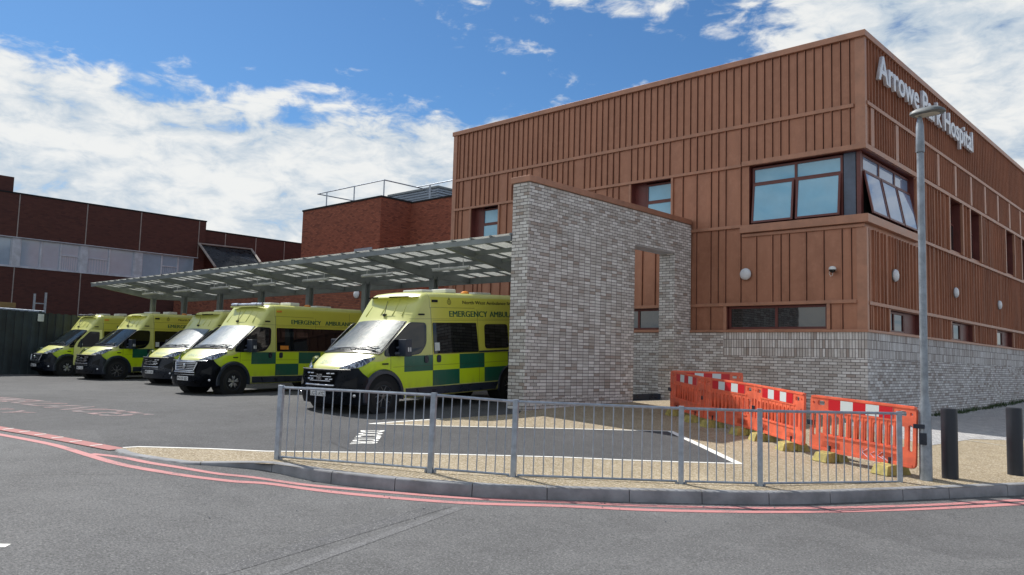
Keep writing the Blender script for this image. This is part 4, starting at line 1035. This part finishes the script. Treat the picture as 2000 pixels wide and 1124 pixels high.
# wall lights, camera
def bulkhead(p, N, label, r=.165):
    e = empty('wall_light', p, 0, label, 'wall light', 'round white wall lights on the hospital'); ax = 'Y' if abs(N[1]) > .5 else 'X'; s = N[1] if ax == 'Y' else N[0]
    bm = bmesh.new(); lathe(bm, [(0, r*.98), (s*.03, r), (s*.035, r*.97)], 32, ax); finish(bm, 'backplate', M['canopy_steel'], e, smooth=40)
    bm = bmesh.new(); lathe(bm, [(s*.02, r), (s*.05, r*.97), (s*.085, r*.80), (s*.105, r*.45), (s*.11, 0)], 32, ax); finish(bm, 'diffuser', M['lampw'], e, smooth=60)
bulkhead((-10.37, CY-.045, 2.52), (0, -1, 0), 'round white wall light on the front face between two cladding seams')
for y_, l_ in ((22.59, 'white wall light on the long side nearest the corner'), (28.4, 'white wall light on the long side just right of the lamp post'), (34.25, 'third white wall light along the long side'), (39.0, 'white wall light at the right edge of the photo'), (44.8, 'farthest white wall light on the long side')): bulkhead((CX+.06, y_, 2.51), (1, 0, 0), l_, .17)
e = empty('security_camera', (-7.94, CY-.02, 2.5), 0, 'small white dome camera with looped cable beside the building corner', 'camera')
bm = bmesh.new(); box(bm, (-.05, -.06, -.02), (.05, 0, .06)); tube(bm, [(-.10, -.01, .02), (-.12, -.04, -.08), (-.08, -.05, -.16), (-.03, -.05, -.14), (-.02, -.04, -.02)], .008, 6); finish(bm, 'bracket', M['whiteplastic'], e, bevel=.01)
bm = bmesh.new(); bmesh.ops.create_uvsphere(bm, u_segments=16, v_segments=10, radius=.085); bmesh.ops.translate(bm, verts=bm.verts, vec=(0, -.13, .0)); finish(bm, 'dome', M['tint'], e, smooth=60)
bm = bmesh.new(); lathe(bm, [(.0, .092), (.05, .088), (.085, .05), (.09, 0)], 18, 'Z', c=(0, -.13, .0)); finish(bm, 'housing', M['whiteplastic'], e, smooth=50)

# ------------------------------------------------------------------ free-standing feature wall
FWL = empty('feature_wall', (0, 0, 0), 0, 'tall free standing pale brick wall with a doorway and bronze coping', 'wall')
bm = bmesh.new(); x0, x1 = -12.60, -12.095
for a, b, c, d in ((13.42, 17.68, -2.2, 4.06), (19.66, 20.55, -2.2, 4.06), (17.68, 19.66, 3.13, 4.06)): box(bm, (x0, a, c), (x1, b, d))
finish(bm, 'brickwork', M['feature'], FWL)
bm = bmesh.new(); box(bm, (x0-.04, 13.375, 4.06), (x1+.045, 20.52, 4.20)); finish(bm, 'coping', M['trim'], FWL, bevel=.008)
bm = bmesh.new(); box(bm, (x0+.02, 17.70, 3.115), (x1-.02, 19.65, 3.129)); finish(bm, 'lintel_soffit', M['whitepanel'], FWL)
bm = bmesh.new(); box(bm, (x0+.02, 17.69, -1.4), (x0+.1, 19.65, -.86)); finish(bm, 'threshold', M['black'], FWL)

# ------------------------------------------------------------------ canopy over the ambulance bays
CP = empty('canopy', (0, 0, 0), 0, 'long translucent canopy on steel columns over the parked ambulances', 'canopy')
BX = [-14.9, -18.29, -21.67, -25.0, -28.35, -31.65, -34.94, -38.2]
cz = lambda y: 2.90-(y-13.4)*.082
for x_ in BX:
    zg = G(x_, 16.07)
    bm = bmesh.new(); box(bm, (x_-.10, 15.97, zg-.1), (x_+.10, 15.995, 2.42)); box(bm, (x_-.10, 16.145, zg-.1), (x_+.10, 16.17, 2.42)); box(bm, (x_-.012, 15.995, zg-.1), (x_+.012, 16.145, 2.42)); finish(bm, 'column', M['canopy_steel'], CP)
    bm = bmesh.new(); pr = [(13.5, cz(13.5)-.05), (13.5, cz(13.5)-.17), (15.9, 2.34), (16.25, 2.34), (17.5, cz(17.5)-.20), (17.5, cz(17.5)-.05)]
    a = [bm.verts.new((x_-.07, p, q)) for p, q in pr]; b = [bm.verts.new((x_+.07, p, q)) for p, q in pr]; n = len(pr)
    for i in range(n): bm.faces.new((a[i], a[(i+1) % n], b[(i+1) % n], b[i]))
    bm.faces.new(a[::-1]); bm.faces.new(b); finish(bm, 'beam', M['canopy_steel'], CP)
XS, XE = -38.55, -12.61
for y_, h_, t_ in ((13.42, .13, .06), (14.45, .11, .045), (15.45, .11, .045), (16.45, .11, .045), (17.55, .20, .06)):
    bm = bmesh.new(); box(bm, (XS, y_-t_/2, cz(y_)-.045-h_), (XE, y_+t_/2, cz(y_)-.046)); finish(bm, 'purlin' if t_ < .05 else 'edge_beam', M['canopy_steel'], CP)
nb = 39; dxp = (XE-XS)/nb
bm = bmesh.new()
for i in range(nb):
    a, b = XS+i*dxp+.012, XS+(i+1)*dxp-.012; ya, yb = 13.36, 17.66
    v = [bm.verts.new(q) for q in ((a, ya, cz(ya)-.010), (b, ya, cz(ya)-.010), (b, yb, cz(yb)-.010), (a, yb, cz(yb)-.010))]; bm.faces.new(v)
bmesh.ops.solidify(bm, geom=bm.faces[:], thickness=.012); finish(bm, 'roof_sheet', M['sheet'], CP)
for i in range(nb+1):
    x_ = XS+i*dxp; bm = bmesh.new(); ya, yb = 13.37, 17.65; v = []
    for q in (-.025, .025):
        for y_, z_ in ((ya, cz(ya)-.043), (ya, cz(ya)+.006), (yb, cz(yb)+.006), (yb, cz(yb)-.043)): v.append(bm.verts.new((x_+q, y_, z_)))
    for f in ((0, 1, 2, 3), (7, 6, 5, 4), (0, 4, 5, 1), (1, 5, 6, 2), (2, 6, 7, 3), (3, 7, 4, 0)): bm.faces.new([v[k] for k in f])
    finish(bm, 'glazing_bar', M['canopy_steel'], CP)
for a, b in zip(BX, BX[1:]):
    bm = bmesh.new(); c_ = (a+b)/2; tube(bm, [(c_-.75, 15.2, 2.48), (c_+.75, 15.2, 2.48)], .045, 10); tube(bm, [(c_-.5, 15.2, 2.48), (c_-.5, 15.2, 2.70)], .012, 6); tube(bm, [(c_+.5, 15.2, 2.48), (c_+.5, 15.2, 2.70)], .012, 6); finish(bm, 'light_tube', M['lampw'], CP, smooth=50)

# ------------------------------------------------------------------ old brown block on the left
XB = -48.0
OB = empty('old_hospital_block', (0, 0, 0), 0, 'long dark brown brick block with a strip of windows on the left', 'building')
pt = lambda px_, py_, x_=XB: on(px_, py_, 0, x_)
zt1 = pt(200, 404).z; yS = pt(403, 440).y; yR = pt(392, 440).y; zt2 = pt(480, 461).z; yE = 36.0
wz0, wz1 = pt(258, 541).z, pt(264, 491).z
bm = bmesh.new(); y0_ = -12
box(bm, (XB-14, y0_, -2), (XB, yS, wz0)); box(bm, (XB-14, y0_, wz0), (XB-.25, yS, wz1)); box(bm, (XB-14, y0_, wz1), (XB, yS, zt1)); box(bm, (XB-14, yS, -2), (XB-.3, yE, zt2)); box(bm, (XB-10, y0_, zt1), (XB-1, pt(37, 372).y, zt1+1.05))
box(bm, (XB-.25, pt(379, 520).y, wz0), (XB, yS, wz1))
finish(bm, 'wall', M['brownbrick'], OB)
bm = bmesh.new(); box(bm, (XB-14.1, y0_, zt1), (XB+.03, yS+.03, zt1+.08)); box(bm, (XB-14.1, yS+.03, zt2), (XB-.27, yE, zt2+.08)); finish(bm, 'coping', M['void'], OB)
bm = bmesh.new()
for px_ in (38, 172, 278, 392): y_ = pt(px_, 400).y; bm = bmesh.new(); box(bm, (XB+.001, y_-.025, wz1+.04), (XB+.02, y_+.025, zt1)); finish(bm, 'movement_joint', M['joint'], OB)
for px_ in (24, 155, 300): y_ = pt(px_, 570).y; bm = bmesh.new(); box(bm, (XB+.001, y_-.025, -1.5), (XB+.02, y_+.025, wz0-.06)); finish(bm, 'movement_joint', M['joint'], OB)
for px_ in (440, 500, 556): y_ = pt(px_, 470, XB-.3).y; bm = bmesh.new(); box(bm, (XB-.299, y_-.025, -1), (XB-.28, y_+.025, zt2)); finish(bm, 'movement_joint', M['joint'], OB)
bm = bmesh.new(); box(bm, (XB-.20, y0_, wz0-.06), (XB+.04, yS-.4, wz0)); box(bm, (XB-.20, y0_, wz1), (XB+.03, yS-.4, wz1+.04)); finish(bm, 'window_sill', M['whitepanel'], OB)
cols = [(-60, -30, 'p'), (-30, 20, 'w'), (20, 37, 'p'), (37, 78, 'w'), (78, 117, 'w'), (117, 155, 'v'), (155, 170, 'p'), (170, 213, 'v'), (213, 262, 'w'), (262, 277, 'p'), (277, 316, 'w'), (316, 348, 'v'), (348, 379, 'w')]
for a_, b_, k_ in cols:
    ya, yb = pt(a_, 530).y, pt(b_, 530).y
    if k_ == 'p': bm = bmesh.new(); box(bm, (XB-.18, ya, wz0), (XB-.06, yb, wz1)); finish(bm, 'infill_panel', M['whitepanel'], OB); continue
    e = empty('window'); e.parent = OB; bm = bmesh.new(); f_ = .05
    for p_, q_ in (((ya, wz0), (yb, wz0+f_)), ((ya, wz1-f_), (yb, wz1)), ((ya, wz0+f_), (ya+f_, wz1-f_)), ((yb-f_, wz0+f_), (yb, wz1-f_))): box(bm, (XB-.17, p_[0], p_[1]), (XB-.10, q_[0], q_[1]))
    if k_ == 'v':
        zm = wz0+.8; box(bm, (XB-.17, ya+f_, zm), (XB-.10, yb-f_, zm+.06))
        for g_ in np.linspace(ya+.15, yb-.15, 7): box(bm, (XB-.165, g_-.01, wz0+f_), (XB-.14, g_+.01, zm))
    finish(bm, 'frame', M['whitepanel'], e); bm = bmesh.new(); box(bm, (XB-.16, ya+f_*.6, wz0+f_*.6), (XB-.145, yb-f_*.6, wz1-f_*.6)); finish(bm, 'pane', M['oldglass'], e)
bm = bmesh.new(); A_, B_, C_, D_ = pt(388, 478, XB+.05), pt(420, 524, XB+2), pt(508, 515, XB+2), pt(490, 489, XB-.2); v = [bm.verts.new(q) for q in (A_, B_, C_, D_)]; bm.faces.new(v); bmesh.ops.solidify(bm, geom=bm.faces[:], thickness=.08); r_ = finish(bm, 'sloping_rooflight', M['oldroof'], OB)
bm = bmesh.new(); up = Vector((.05, 0, .06)); tube(bm, [A_+up, B_+up], .07, 6); tube(bm, [D_+up, C_+up], .07, 6); tube(bm, [A_+up, D_+up], .05, 6); finish(bm, 'rooflight_rail', M['joint'], r_)

# ------------------------------------------------------------------ red brick plant building
YR = 27.0
RB = empty('red_brick_building', (0, 0, 0), 0, 'windowless red brick building with a roof guard rail behind the canopy', 'building')
c1, c2 = on(592, 412, 1, YR), on(745, 388, 1, YR); zr = (c1.z+c2.z)/2; y2 = on(803, 403, 0, c2.x).y
bm = bmesh.new(); box(bm, (c1.x, YR, -2), (c2.x, 42, zr)); box(bm, (c2.x, y2, -2), (-22.6, 42, zr-.02)); box(bm, (-47.5, 21.2, -2), (-25.2, YR-.002, 2.9)); box(bm, (c1.x-3.5, YR+3, -2), (c1.x, 40, zr-1.2)); finish(bm, 'wall', M['redbrick'], RB)
bm = bmesh.new(); box(bm, (c1.x-.04, YR-.04, zr), (c2.x+.04, 42, zr+.10)); box(bm, (c2.x+.04, y2-.04, zr-.02), (-22.65, 42, zr+.07)); box(bm, (c1.x-3.5, YR+2.96, zr-1.2), (c1.x-.04, 40, zr-1.12)); finish(bm, 'coping', M['void'], RB)
bm = bmesh.new(); zt_ = on(745, 374, 1, YR+.3).z; q0_, q1_ = on(620, 387, 1, YR+.3), on(745, 374, 1, YR+.3); gr = zr+.1
xA, xB_ = q0_.x, c2.x-.2; H_ = .95
for x_ in np.linspace(xA+1, xB_, 3): tube(bm, [(x_, YR+.3, gr), (x_, YR+.3, gr+H_)], .035, 6)
tube(bm, [(xA, YR+.3, gr+H_), (xB_, YR+.3, gr+H_)], .035, 6); tube(bm, [(xB_, YR+.3, gr+H_), (xB_, YR+6, gr+H_)], .035, 6); tube(bm, [(xA, YR+.3, gr+H_), (xA+.2, YR+8, gr+H_)], .035, 6)
tube(bm, [(xB_, y2+.5, gr+H_), (-22.7, y2+.5, gr+H_)], .035, 6); tube(bm, [(xB_+1.2, y2+.5, gr), (xB_+1.2, y2+.5, gr+H_)], .05, 6); finish(bm, 'roof_guard_rail', M['rail'], RB)
bm = bmesh.new(); sg = on(712, 489, 1, YR-.01); box(bm, (sg.x-.95, YR-.04, sg.z-.4), (sg.x+.7, YR-.002, sg.z+.12)); finish(bm, 'louvred_vent', M['louvre'], RB)
# louvred plant room on that roof
PR = empty('plant_room', (0, 0, 0), 0, 'blue grey louvred plant room on the flat roof beside the bronze cladding', 'plant room')
YP = 33.0; a_ = on(760, 380, 1, YP); k_ = on(856, 364, 1, YP)
bm = bmesh.new(); box(bm, (a_.x, YP, zr-.5), (k_.x, YP+9, k_.z-.1)); finish(bm, 'housing', M['louvre'], PR)
bm = bmesh.new()
z_ = zr
while z_ < k_.z-.15: box(bm, (a_.x-.02, YP-.07, z_), (k_.x+.07, YP-.002, z_+.06)); box(bm, (k_.x+.002, YP, z_), (k_.x+.07, YP+9, z_+.06)); z_ += .17
finish(bm, 'louvre_blades', M['louvre'], PR)
bm = bmesh.new(); box(bm, (a_.x-.05, YP-.1, k_.z-.1), (k_.x+.1, YP+9, k_.z+.02)); finish(bm, 'roof', M['canopy_steel'], PR)
bulk = on(697, 575, 1, 21.18); bulkhead((bulk.x, 21.19, bulk.z), (0, -1, 0), 'round wall light on the dark brick wall under the canopy', .19)
bm = bmesh.new(); box(bm, (-25.0, 20.75, -2), (-22.56, 24, 2.55)); tag(finish(bm, 'link_wall', M['plinth']), 'short pale brick link wall under the canopy beside the bronze cladding', 'wall')
# ------------------------------------------------------------------ dark green fence with things behind it
XF = -39.0
FN_ = empty('green_fence', (0, 0, 0), 0, 'tall dark green ridged steel fence at the left edge', 'fence')
zf0 = on(0, 604, 0, XF).z; zf1 = on(150, 616, 0, XF).z
bm = bmesh.new(); y_ = 1.0; k = 0
while y_ < 19.8:
    zt_ = zf0+(zf1-zf0)*(y_-10)/3 if y_ > 10 else zf0
    zt_ = max(min(zf0, zt_), zf1-.02); a_ = .0 if k % 2 else .05
    box(bm, (XF-.06+a_, y_, -2), (XF-.02+a_, y_+.16, zt_-.03*(k % 2))); y_ += .16; k += 1
finish(bm, 'boards', M['greenfence'], FN_)
bm = bmesh.new()
for y_ in (3.2, 6.0, 8.8, 11.6, 14.4): box(bm, (XF-.14, y_-.05, -2), (XF-.061, y_+.05, zf0+.02))
finish(bm, 'posts', M['greenfence'], FN_)
p = on(80, 621, 0, XF+.05); bm = bmesh.new(); box(bm, (XF+.035, p.y-.12, p.z-.16), (XF+.05, p.y+.12, p.z+.16)); tag(finish(bm, 'notice', M['sign']), 'small pale notice fixed near the top of the green fence', 'notice')
# ladder and pipework behind the fence
XL_ = -44.0; e = empty('ladder', (0, 0, 0), 0, 'aluminium ladder standing against the brown wall behind the fence', 'ladder')
a, b = on(68, 574, 0, XL_), on(90, 572, 0, XL_)
for q, n_ in ((a, 'stile'), (b, 'stile')): bm = bmesh.new(); box(bm, (XL_-.03, q.y-.05, -1.2), (XL_+.03, q.y+.05, q.z)); finish(bm, n_, M['rail'], e)
for z_ in np.arange(a.z-1.75, a.z-.2, .42): bm = bmesh.new(); box(bm, (XL_-.02, a.y+.05, z_), (XL_+.02, b.y-.05, z_+.05)); finish(bm, 'rung', M['rail'], e)
bm = bmesh.new(); p0, p1 = on(-20, 602, 0, -41), on(86, 610, 0, -41); tube(bm, [p0, p1], .06, 8); tag(finish(bm, 'scaffold_pole', M['rail'], smooth=50), 'pale metal pole lying along the top of the green fence', 'pole')
bm = bmesh.new(); p0, p1 = on(-20, 594, 0, -43), on(30, 594, 0, -43); box(bm, (-43.1, p0.y, p0.z-.12), (-42.9, p1.y, p0.z+.12)); box(bm, (-43.2, p1.y-.5, p0.z-.35), (-42.9, p1.y-.25, p0.z-.12)); tag(finish(bm, 'timber_beam', M['timber'], bevel=.02), 'yellowish timber beam above the green fence', 'beam')

# ------------------------------------------------------------------ guard rail along the kerb
PX = [((550, 757), (541, 903)), ((848, 772), (840, 927)), ((1008, 785), (1002, 940)), ((1331, 798), (1330, 952)), ((1484, 803), (1485, 956)), ((1756, 808), (1758, 952))]
RL = empty('guard_rail', (0, 0, 0), 0, 'galvanised pedestrian guard rail along the kerb', 'railing')
posts = []
for t, b in PX:
    dt, db = ray(*t), ray(*b); ht, hb = math.hypot(dt.x, dt.y), math.hypot(db.x, db.y); D = 1.0/(dt.z/ht-db.z/hb)
    top, bot = dt*(D/ht), db*(D/hb); posts.append((bot, top))
for bot, top in posts:
    bm = bmesh.new(); ang = math.atan2(posts[1][0].y-posts[0][0].y, posts[1][0].x-posts[0][0].x)
    u = Vector((math.cos(ang), math.sin(ang), 0))*.033; v_ = Vector((-u.y, u.x, 0)); vs_ = []
    for c_ in (bot-Vector((0, 0, .06)), top+Vector((0, 0, .03))):
        for s1, s2 in ((-1, -1), (1, -1), (1, 1), (-1, 1)): vs_.append(bm.verts.new(c_+u*s1+v_*s2))
    for f in ((0, 1, 2, 3), (4, 5, 6, 7), (0, 1, 5, 4), (1, 2, 6, 5), (2, 3, 7, 6), (3, 0, 4, 7)): bm.faces.new([vs_[i] for i in f])
    finish(bm, 'post', M['rail'], RL, bevel=.004)
for i, ((b0, t0), (b1, t1)) in enumerate(zip(posts, posts[1:])):
    d_ = (b1-b0); L_ = d_.length; d_ = d_.normalized(); lo0, lo1 = b0+Vector((0, 0, .075)), b1+Vector((0, 0, .075)); hi0, hi1 = t0-Vector((0, 0, .0)), t1-Vector((0, 0, .0))
    g_ = d_*.05
    bm = bmesh.new(); tube(bm, [hi0+g_*.6, hi1-g_*.6], .020, 6); finish(bm, 'top_rail', M['rail'], RL)
    bm = bmesh.new(); tube(bm, [lo0+g_, lo1-g_], .016, 6); finish(bm, 'bottom_rail', M['rail'], RL)
    n_ = 16 if L_ > 1.6 else 8
    for k in range(n_):
        t = (k+1)/(n_+1); bm = bmesh.new(); tube(bm, [lo0.lerp(lo1, t), hi0.lerp(hi1, t)], .0085, 6); finish(bm, 'baluster', M['rail'], RL, smooth=80)
    for q, s_ in ((lo0, 1), (lo1, -1)):
        bm = bmesh.new(); box(bm, q+Vector((-.02, -.02, -.05))+d_*.05*s_, q+Vector((.02, .02, -.01))+d_*.05*s_); finish(bm, 'foot_clip', M['rail'], RL)

# ------------------------------------------------------------------ orange chapter-8 barriers
def barrier_mesh():
    L, Hh = 1.96, .86      # panel starts .14 above ground
    holes = []
    n = 9; x0 = .34; pw = (L-.68)/n
    for k in range(n):
        a = x0+k*pw+.032; b = x0+(k+1)*pw-.032; r = (b-a)/2*.95
        holes.append([(a, .27), (b, .27)]+[((a+b)/2+math.cos(t)*(b-a)/2, .55+math.sin(t)*r) for t in np.linspace(0, math.pi, 7)][1:-1] if False else [(a, .27), (b, .27), (b, .53)]+[((a+b)/2+math.cos(t)*(b-a)/2, .53+math.sin(t)*r*1.3) for t in np.linspace(.4, math.pi-.4, 6)]+[(a, .53)])
    for a in (.18, L-.27): holes.append(rrect(a, .27, a+.09, .57, .02))
    for a in (.045, L-.125): holes.append(rrect(a, .22, a+.08, .60, .035))
    for a in (.15, L-.30): holes.append(rrect(a, .71, a+.15, .79, .03))
    for a in (.075, L-.075): holes.append([(a+.028*math.cos(t), .75+.028*math.sin(t)) for t in np.linspace(0, 2*math.pi, 12, endpoint=False)])
    outl = rrect(0, 0, L, Hh, .07)
    bm = bmesh.new(); F_ = frame((0, 0, .14), (1, 0, 0), (0, 0, 1), (0, -1, 0))
    addmesh(bm, curve_mesh([outl]+holes, .016, .006), F_)
    # raised frame around the slots, top rib, bottom rib
    for a, b in (((.30, -.034, .14+.235), (L-.30, .034, .14+.262)), ((.02, -.030, .14+.83), (L-.02, .030, .14+.858)), ((.05, -.028, .14+.005), (L-.05, .028, .14+.05)), ((.30, -.030, .14+.625), (L-.30, .030, .14+.65))): box(bm, a, b)
    for k in range(n+1): xx = x0+k*pw; box(bm, (xx-.008, -.028, .14+.25), (xx+.008, .028, .14+.63))
    box(bm, (.25, -.022, .14+.06), (.62, .022, .14+.16)); box(bm, (L-.62, -.022, .14+.06), (L-.25, .022, .14+.16))
    return bm, L
def barrier():
    root = empty('safety_barrier'); bm, L = barrier_mesh(); finish(bm, 'panel', M['orange'], root, bevel=.004)
    bm = bmesh.new(); box(bm, (-.60, -.0285, 0), (.60, -.0235, .165)); o = finish(bm, 'reflective_strip', M['strip'], root); o.location = (L/2, 0, .14+.655)
    bm = bmesh.new(); box(bm, (-.60, .0235, 0), (.60, .0285, .165)); o = finish(bm, 'reflective_strip', M['strip'], root); o.location = (L/2, 0, .14+.655)
    for xx in (.42, L-.42):
        bm = bmesh.new()
        for s in (-1, 1):
            v = [(xx-.15, s*.035, 0), (xx+.15, s*.035, 0), (xx+.15, s*.25, 0), (xx-.15, s*.25, 0), (xx-.13, s*.035, .15), (xx+.13, s*.035, .15), (xx+.12, s*.20, .13), (xx-.12, s*.20, .13)]
            q = [bm.verts.new(p) for p in v]
            for f in ((0, 1, 2, 3), (4, 5, 6, 7), (0, 1, 5, 4), (1, 2, 6, 5), (2, 3, 7, 6), (3, 0, 4, 7)): bm.faces.new([q[i] for i in f])
        box(bm, (xx-.12, -.034, .01), (xx+.12, .034, .12)); finish(bm, 'foot', M['yellowfoot'], root, bevel=.005)
        bm = bmesh.new(); box(bm, (xx-.02, -.034, .12), (xx+.02, .034, .24)); finish(bm, 'foot_clip', M['black'], root)
    bm = bmesh.new(); box(bm, (-.06, -.036, .52), (.05, .036, .60)); finish(bm, 'hinge_clip', M['black'], root, bevel=.006)
    return root
proto = barrier()
ends = [((-5.42, 12.98), (-3.52, 12.20), 'largest orange barrier, nearest the lamp post, with chalky scribble low down'),
        ((-7.10, 14.42), (-5.62, 13.18), 'orange barrier second from the lamp post, just past the gap'),
        ((-8.74, 15.40), (-7.14, 14.45), 'orange barrier in the middle of the row with two white blocks on its strip'),
        ((-10.25, 16.55), (-8.78, 15.42), 'shaded orange barrier second from the doorway in the brick wall'),
        ((-10.30, 16.62), (-9.35, 18.30), 'orange barrier folded back against the plinth at the far end')]
for i, (a, b, l_) in enumerate(ends):
    o = proto if i == 0 else copy_tree(proto)
    a = Vector((*a, 0)); b = Vector((*b, 0)); a.z = G(a.x, a.y)+.006; b.z = G(b.x, b.y)+.006; d = b-a; rz = math.atan2(d.y, d.x); pt_ = math.atan2(d.z, math.hypot(d.x, d.y))
    o.location = a; o.rotation_euler = (Matrix.Rotation(rz, 3, 'Z') @ Matrix.Rotation(-pt_, 3, 'Y')).to_euler(); tag(o, l_, 'barrier', 'orange safety barriers across the path')
gm = [c for c in kids(proto)][0]
bm = bmesh.new()
for pts in ([(0, .0), (.0, .13)], [(.10, .13), (.0, .06), (.10, -.01)], [(.22, .10), (.15, .06), (.22, .0)], [(.36, .12), (.28, .05), (.38, .01)], [(.36, .05), (.46, -.01)]):
    tube(bm, [(1.05+p, -.0245, .185+q*.9) for p, q in pts], .0055, 5)
finish(bm, 'chalk_scribble', M['stain_white'], proto)

# ------------------------------------------------------------------ bollards, lamp post
def bollard(p, label):
    e = empty('bollard', p, 0, label, 'bollard', 'black bollards on the path')
    bm = bmesh.new(); lathe(bm, [(-.1, .108), (.96, .108), (.985, .102), (.992, .085), (.992, 0)], 32, 'Z'); finish(bm, 'sleeve', M['bollard'], e, smooth=50)
    return e
for (b, l_) in (((1852, 937), 'black bollard just right of the lamp post'), ((1981, 930), 'black bollard at the right edge of the photo')): p = gp(*b); bollard(p+Vector((0, .1, 0)), l_)
LP = gp(1808, 941)+Vector((-.02, .09, 0))
e = empty('street_lamp', LP, 0, 'tall galvanised street lamp standing beside the last orange barrier', 'street lamp')
bm = bmesh.new(); lathe(bm, [(-.1, .084), (1.02, .080), (1.12, .056), (1.18, .054)], 24, 'Z'); finish(bm, 'base_section', M['steel'], e, smooth=40)
zt_ = 3.87-LP.z
bm = bmesh.new(); lathe(bm, [(1.10, .052), (zt_-.75, .048), (zt_-.745, .042), (zt_-.28, .040)], 24, 'Z'); finish(bm, 'pole', M['steel'], e, smooth=40)
bm = bmesh.new(); lathe(bm, [(zt_-.74, .056), (zt_-.73, .060), (zt_-.35, .052), (zt_-.22, .030)], 24, 'Z'); finish(bm, 'spigot', M['steel'], e, smooth=40)
hd = (Vector((CR.x, CR.y, 0)).normalized()*.62+Vector((CF.x, CF.y, 0)).normalized()*-.78).normalized(); hs = Vector((-hd.y, hd.x, 0))
bm = bmesh.new(); N = 28
def hp(t, z, k): 
    a = 2*math.pi*t/N; x_ = math.cos(a); y_ = math.sin(a); ax_ = math.copysign(abs(x_)**.6, x_)*.235*k+.11; ay = math.copysign(abs(y_)**.7, y_)*.145*k
    return hd*ax_+hs*ay+Vector((0, 0, z))
rings = [[bm.verts.new(hp(t, zt_-.20+dz, k)) for t in range(N)] for dz, k in ((0, .90), (.015, 1.0), (.05, .97), (.085, .70), (.10, .3))]
for a_, b_ in zip(rings, rings[1:]):
    for k in range(N): bm.faces.new((a_[k], a_[(k+1) % N], b_[(k+1) % N], b_[k]))
bm.faces.new(rings[0][::-1]); bm.faces.new(rings[-1]); finish(bm, 'lamp_head', M['lamphead'], e, smooth=45)
bm = bmesh.new(); rg = [bm.verts.new(hp(t, zt_-.205, .70)) for t in range(N)]; bm.faces.new(rg); finish(bm, 'diffuser', M['kerbtop'], e)
bm = bmesh.new(); box(bm, (-.045, -.115, .50), (.045, -.085, .66)); box(bm, (-.12, -.125, .72), (.02, -.09, .78)); finish(bm, 'clamp', M['black'], e)
# loose bits: pebble litter on the pavement
bm = bmesh.new()
for _ in range(60):
    a = rnd.random(); px_ = 200+1700*a; py_ = 960+rnd.random()*60; 
    p = rp([(px_, py_)])[0]; s = .002+rnd.random()*.005; box(bm, p+Vector((-s, -s, 0)), p+Vector((s, s, s*1.3)))
finish(bm, 'grit', M['kerb'])['kind'] = 'stuff'
bm = bmesh.new()
for k in range(420):
    y_ = 25.5+rnd.random()*22; xx = CX+.06+rnd.random()**2*.28; z_ = G(xx, y_)+.01
    for _ in range(4):
        h = .05+rnd.random()*.12; a = rnd.random()*6.28; w_ = .012; d = Vector((math.cos(a), math.sin(a), 0))
        q = Vector((xx+rnd.uniform(-.05, .05), y_+rnd.uniform(-.06, .06), z_)); v = [bm.verts.new(q-d*w_), bm.verts.new(q+d*w_), bm.verts.new(q+d*.03+Vector((rnd.uniform(-.04, .04), rnd.uniform(-.04, .04), h)))]; bm.faces.new(v)
finish(bm, 'weeds', simple('weed_green', (.05, .085, .03), .8, var=.4, scale=6))['kind'] = 'stuff'
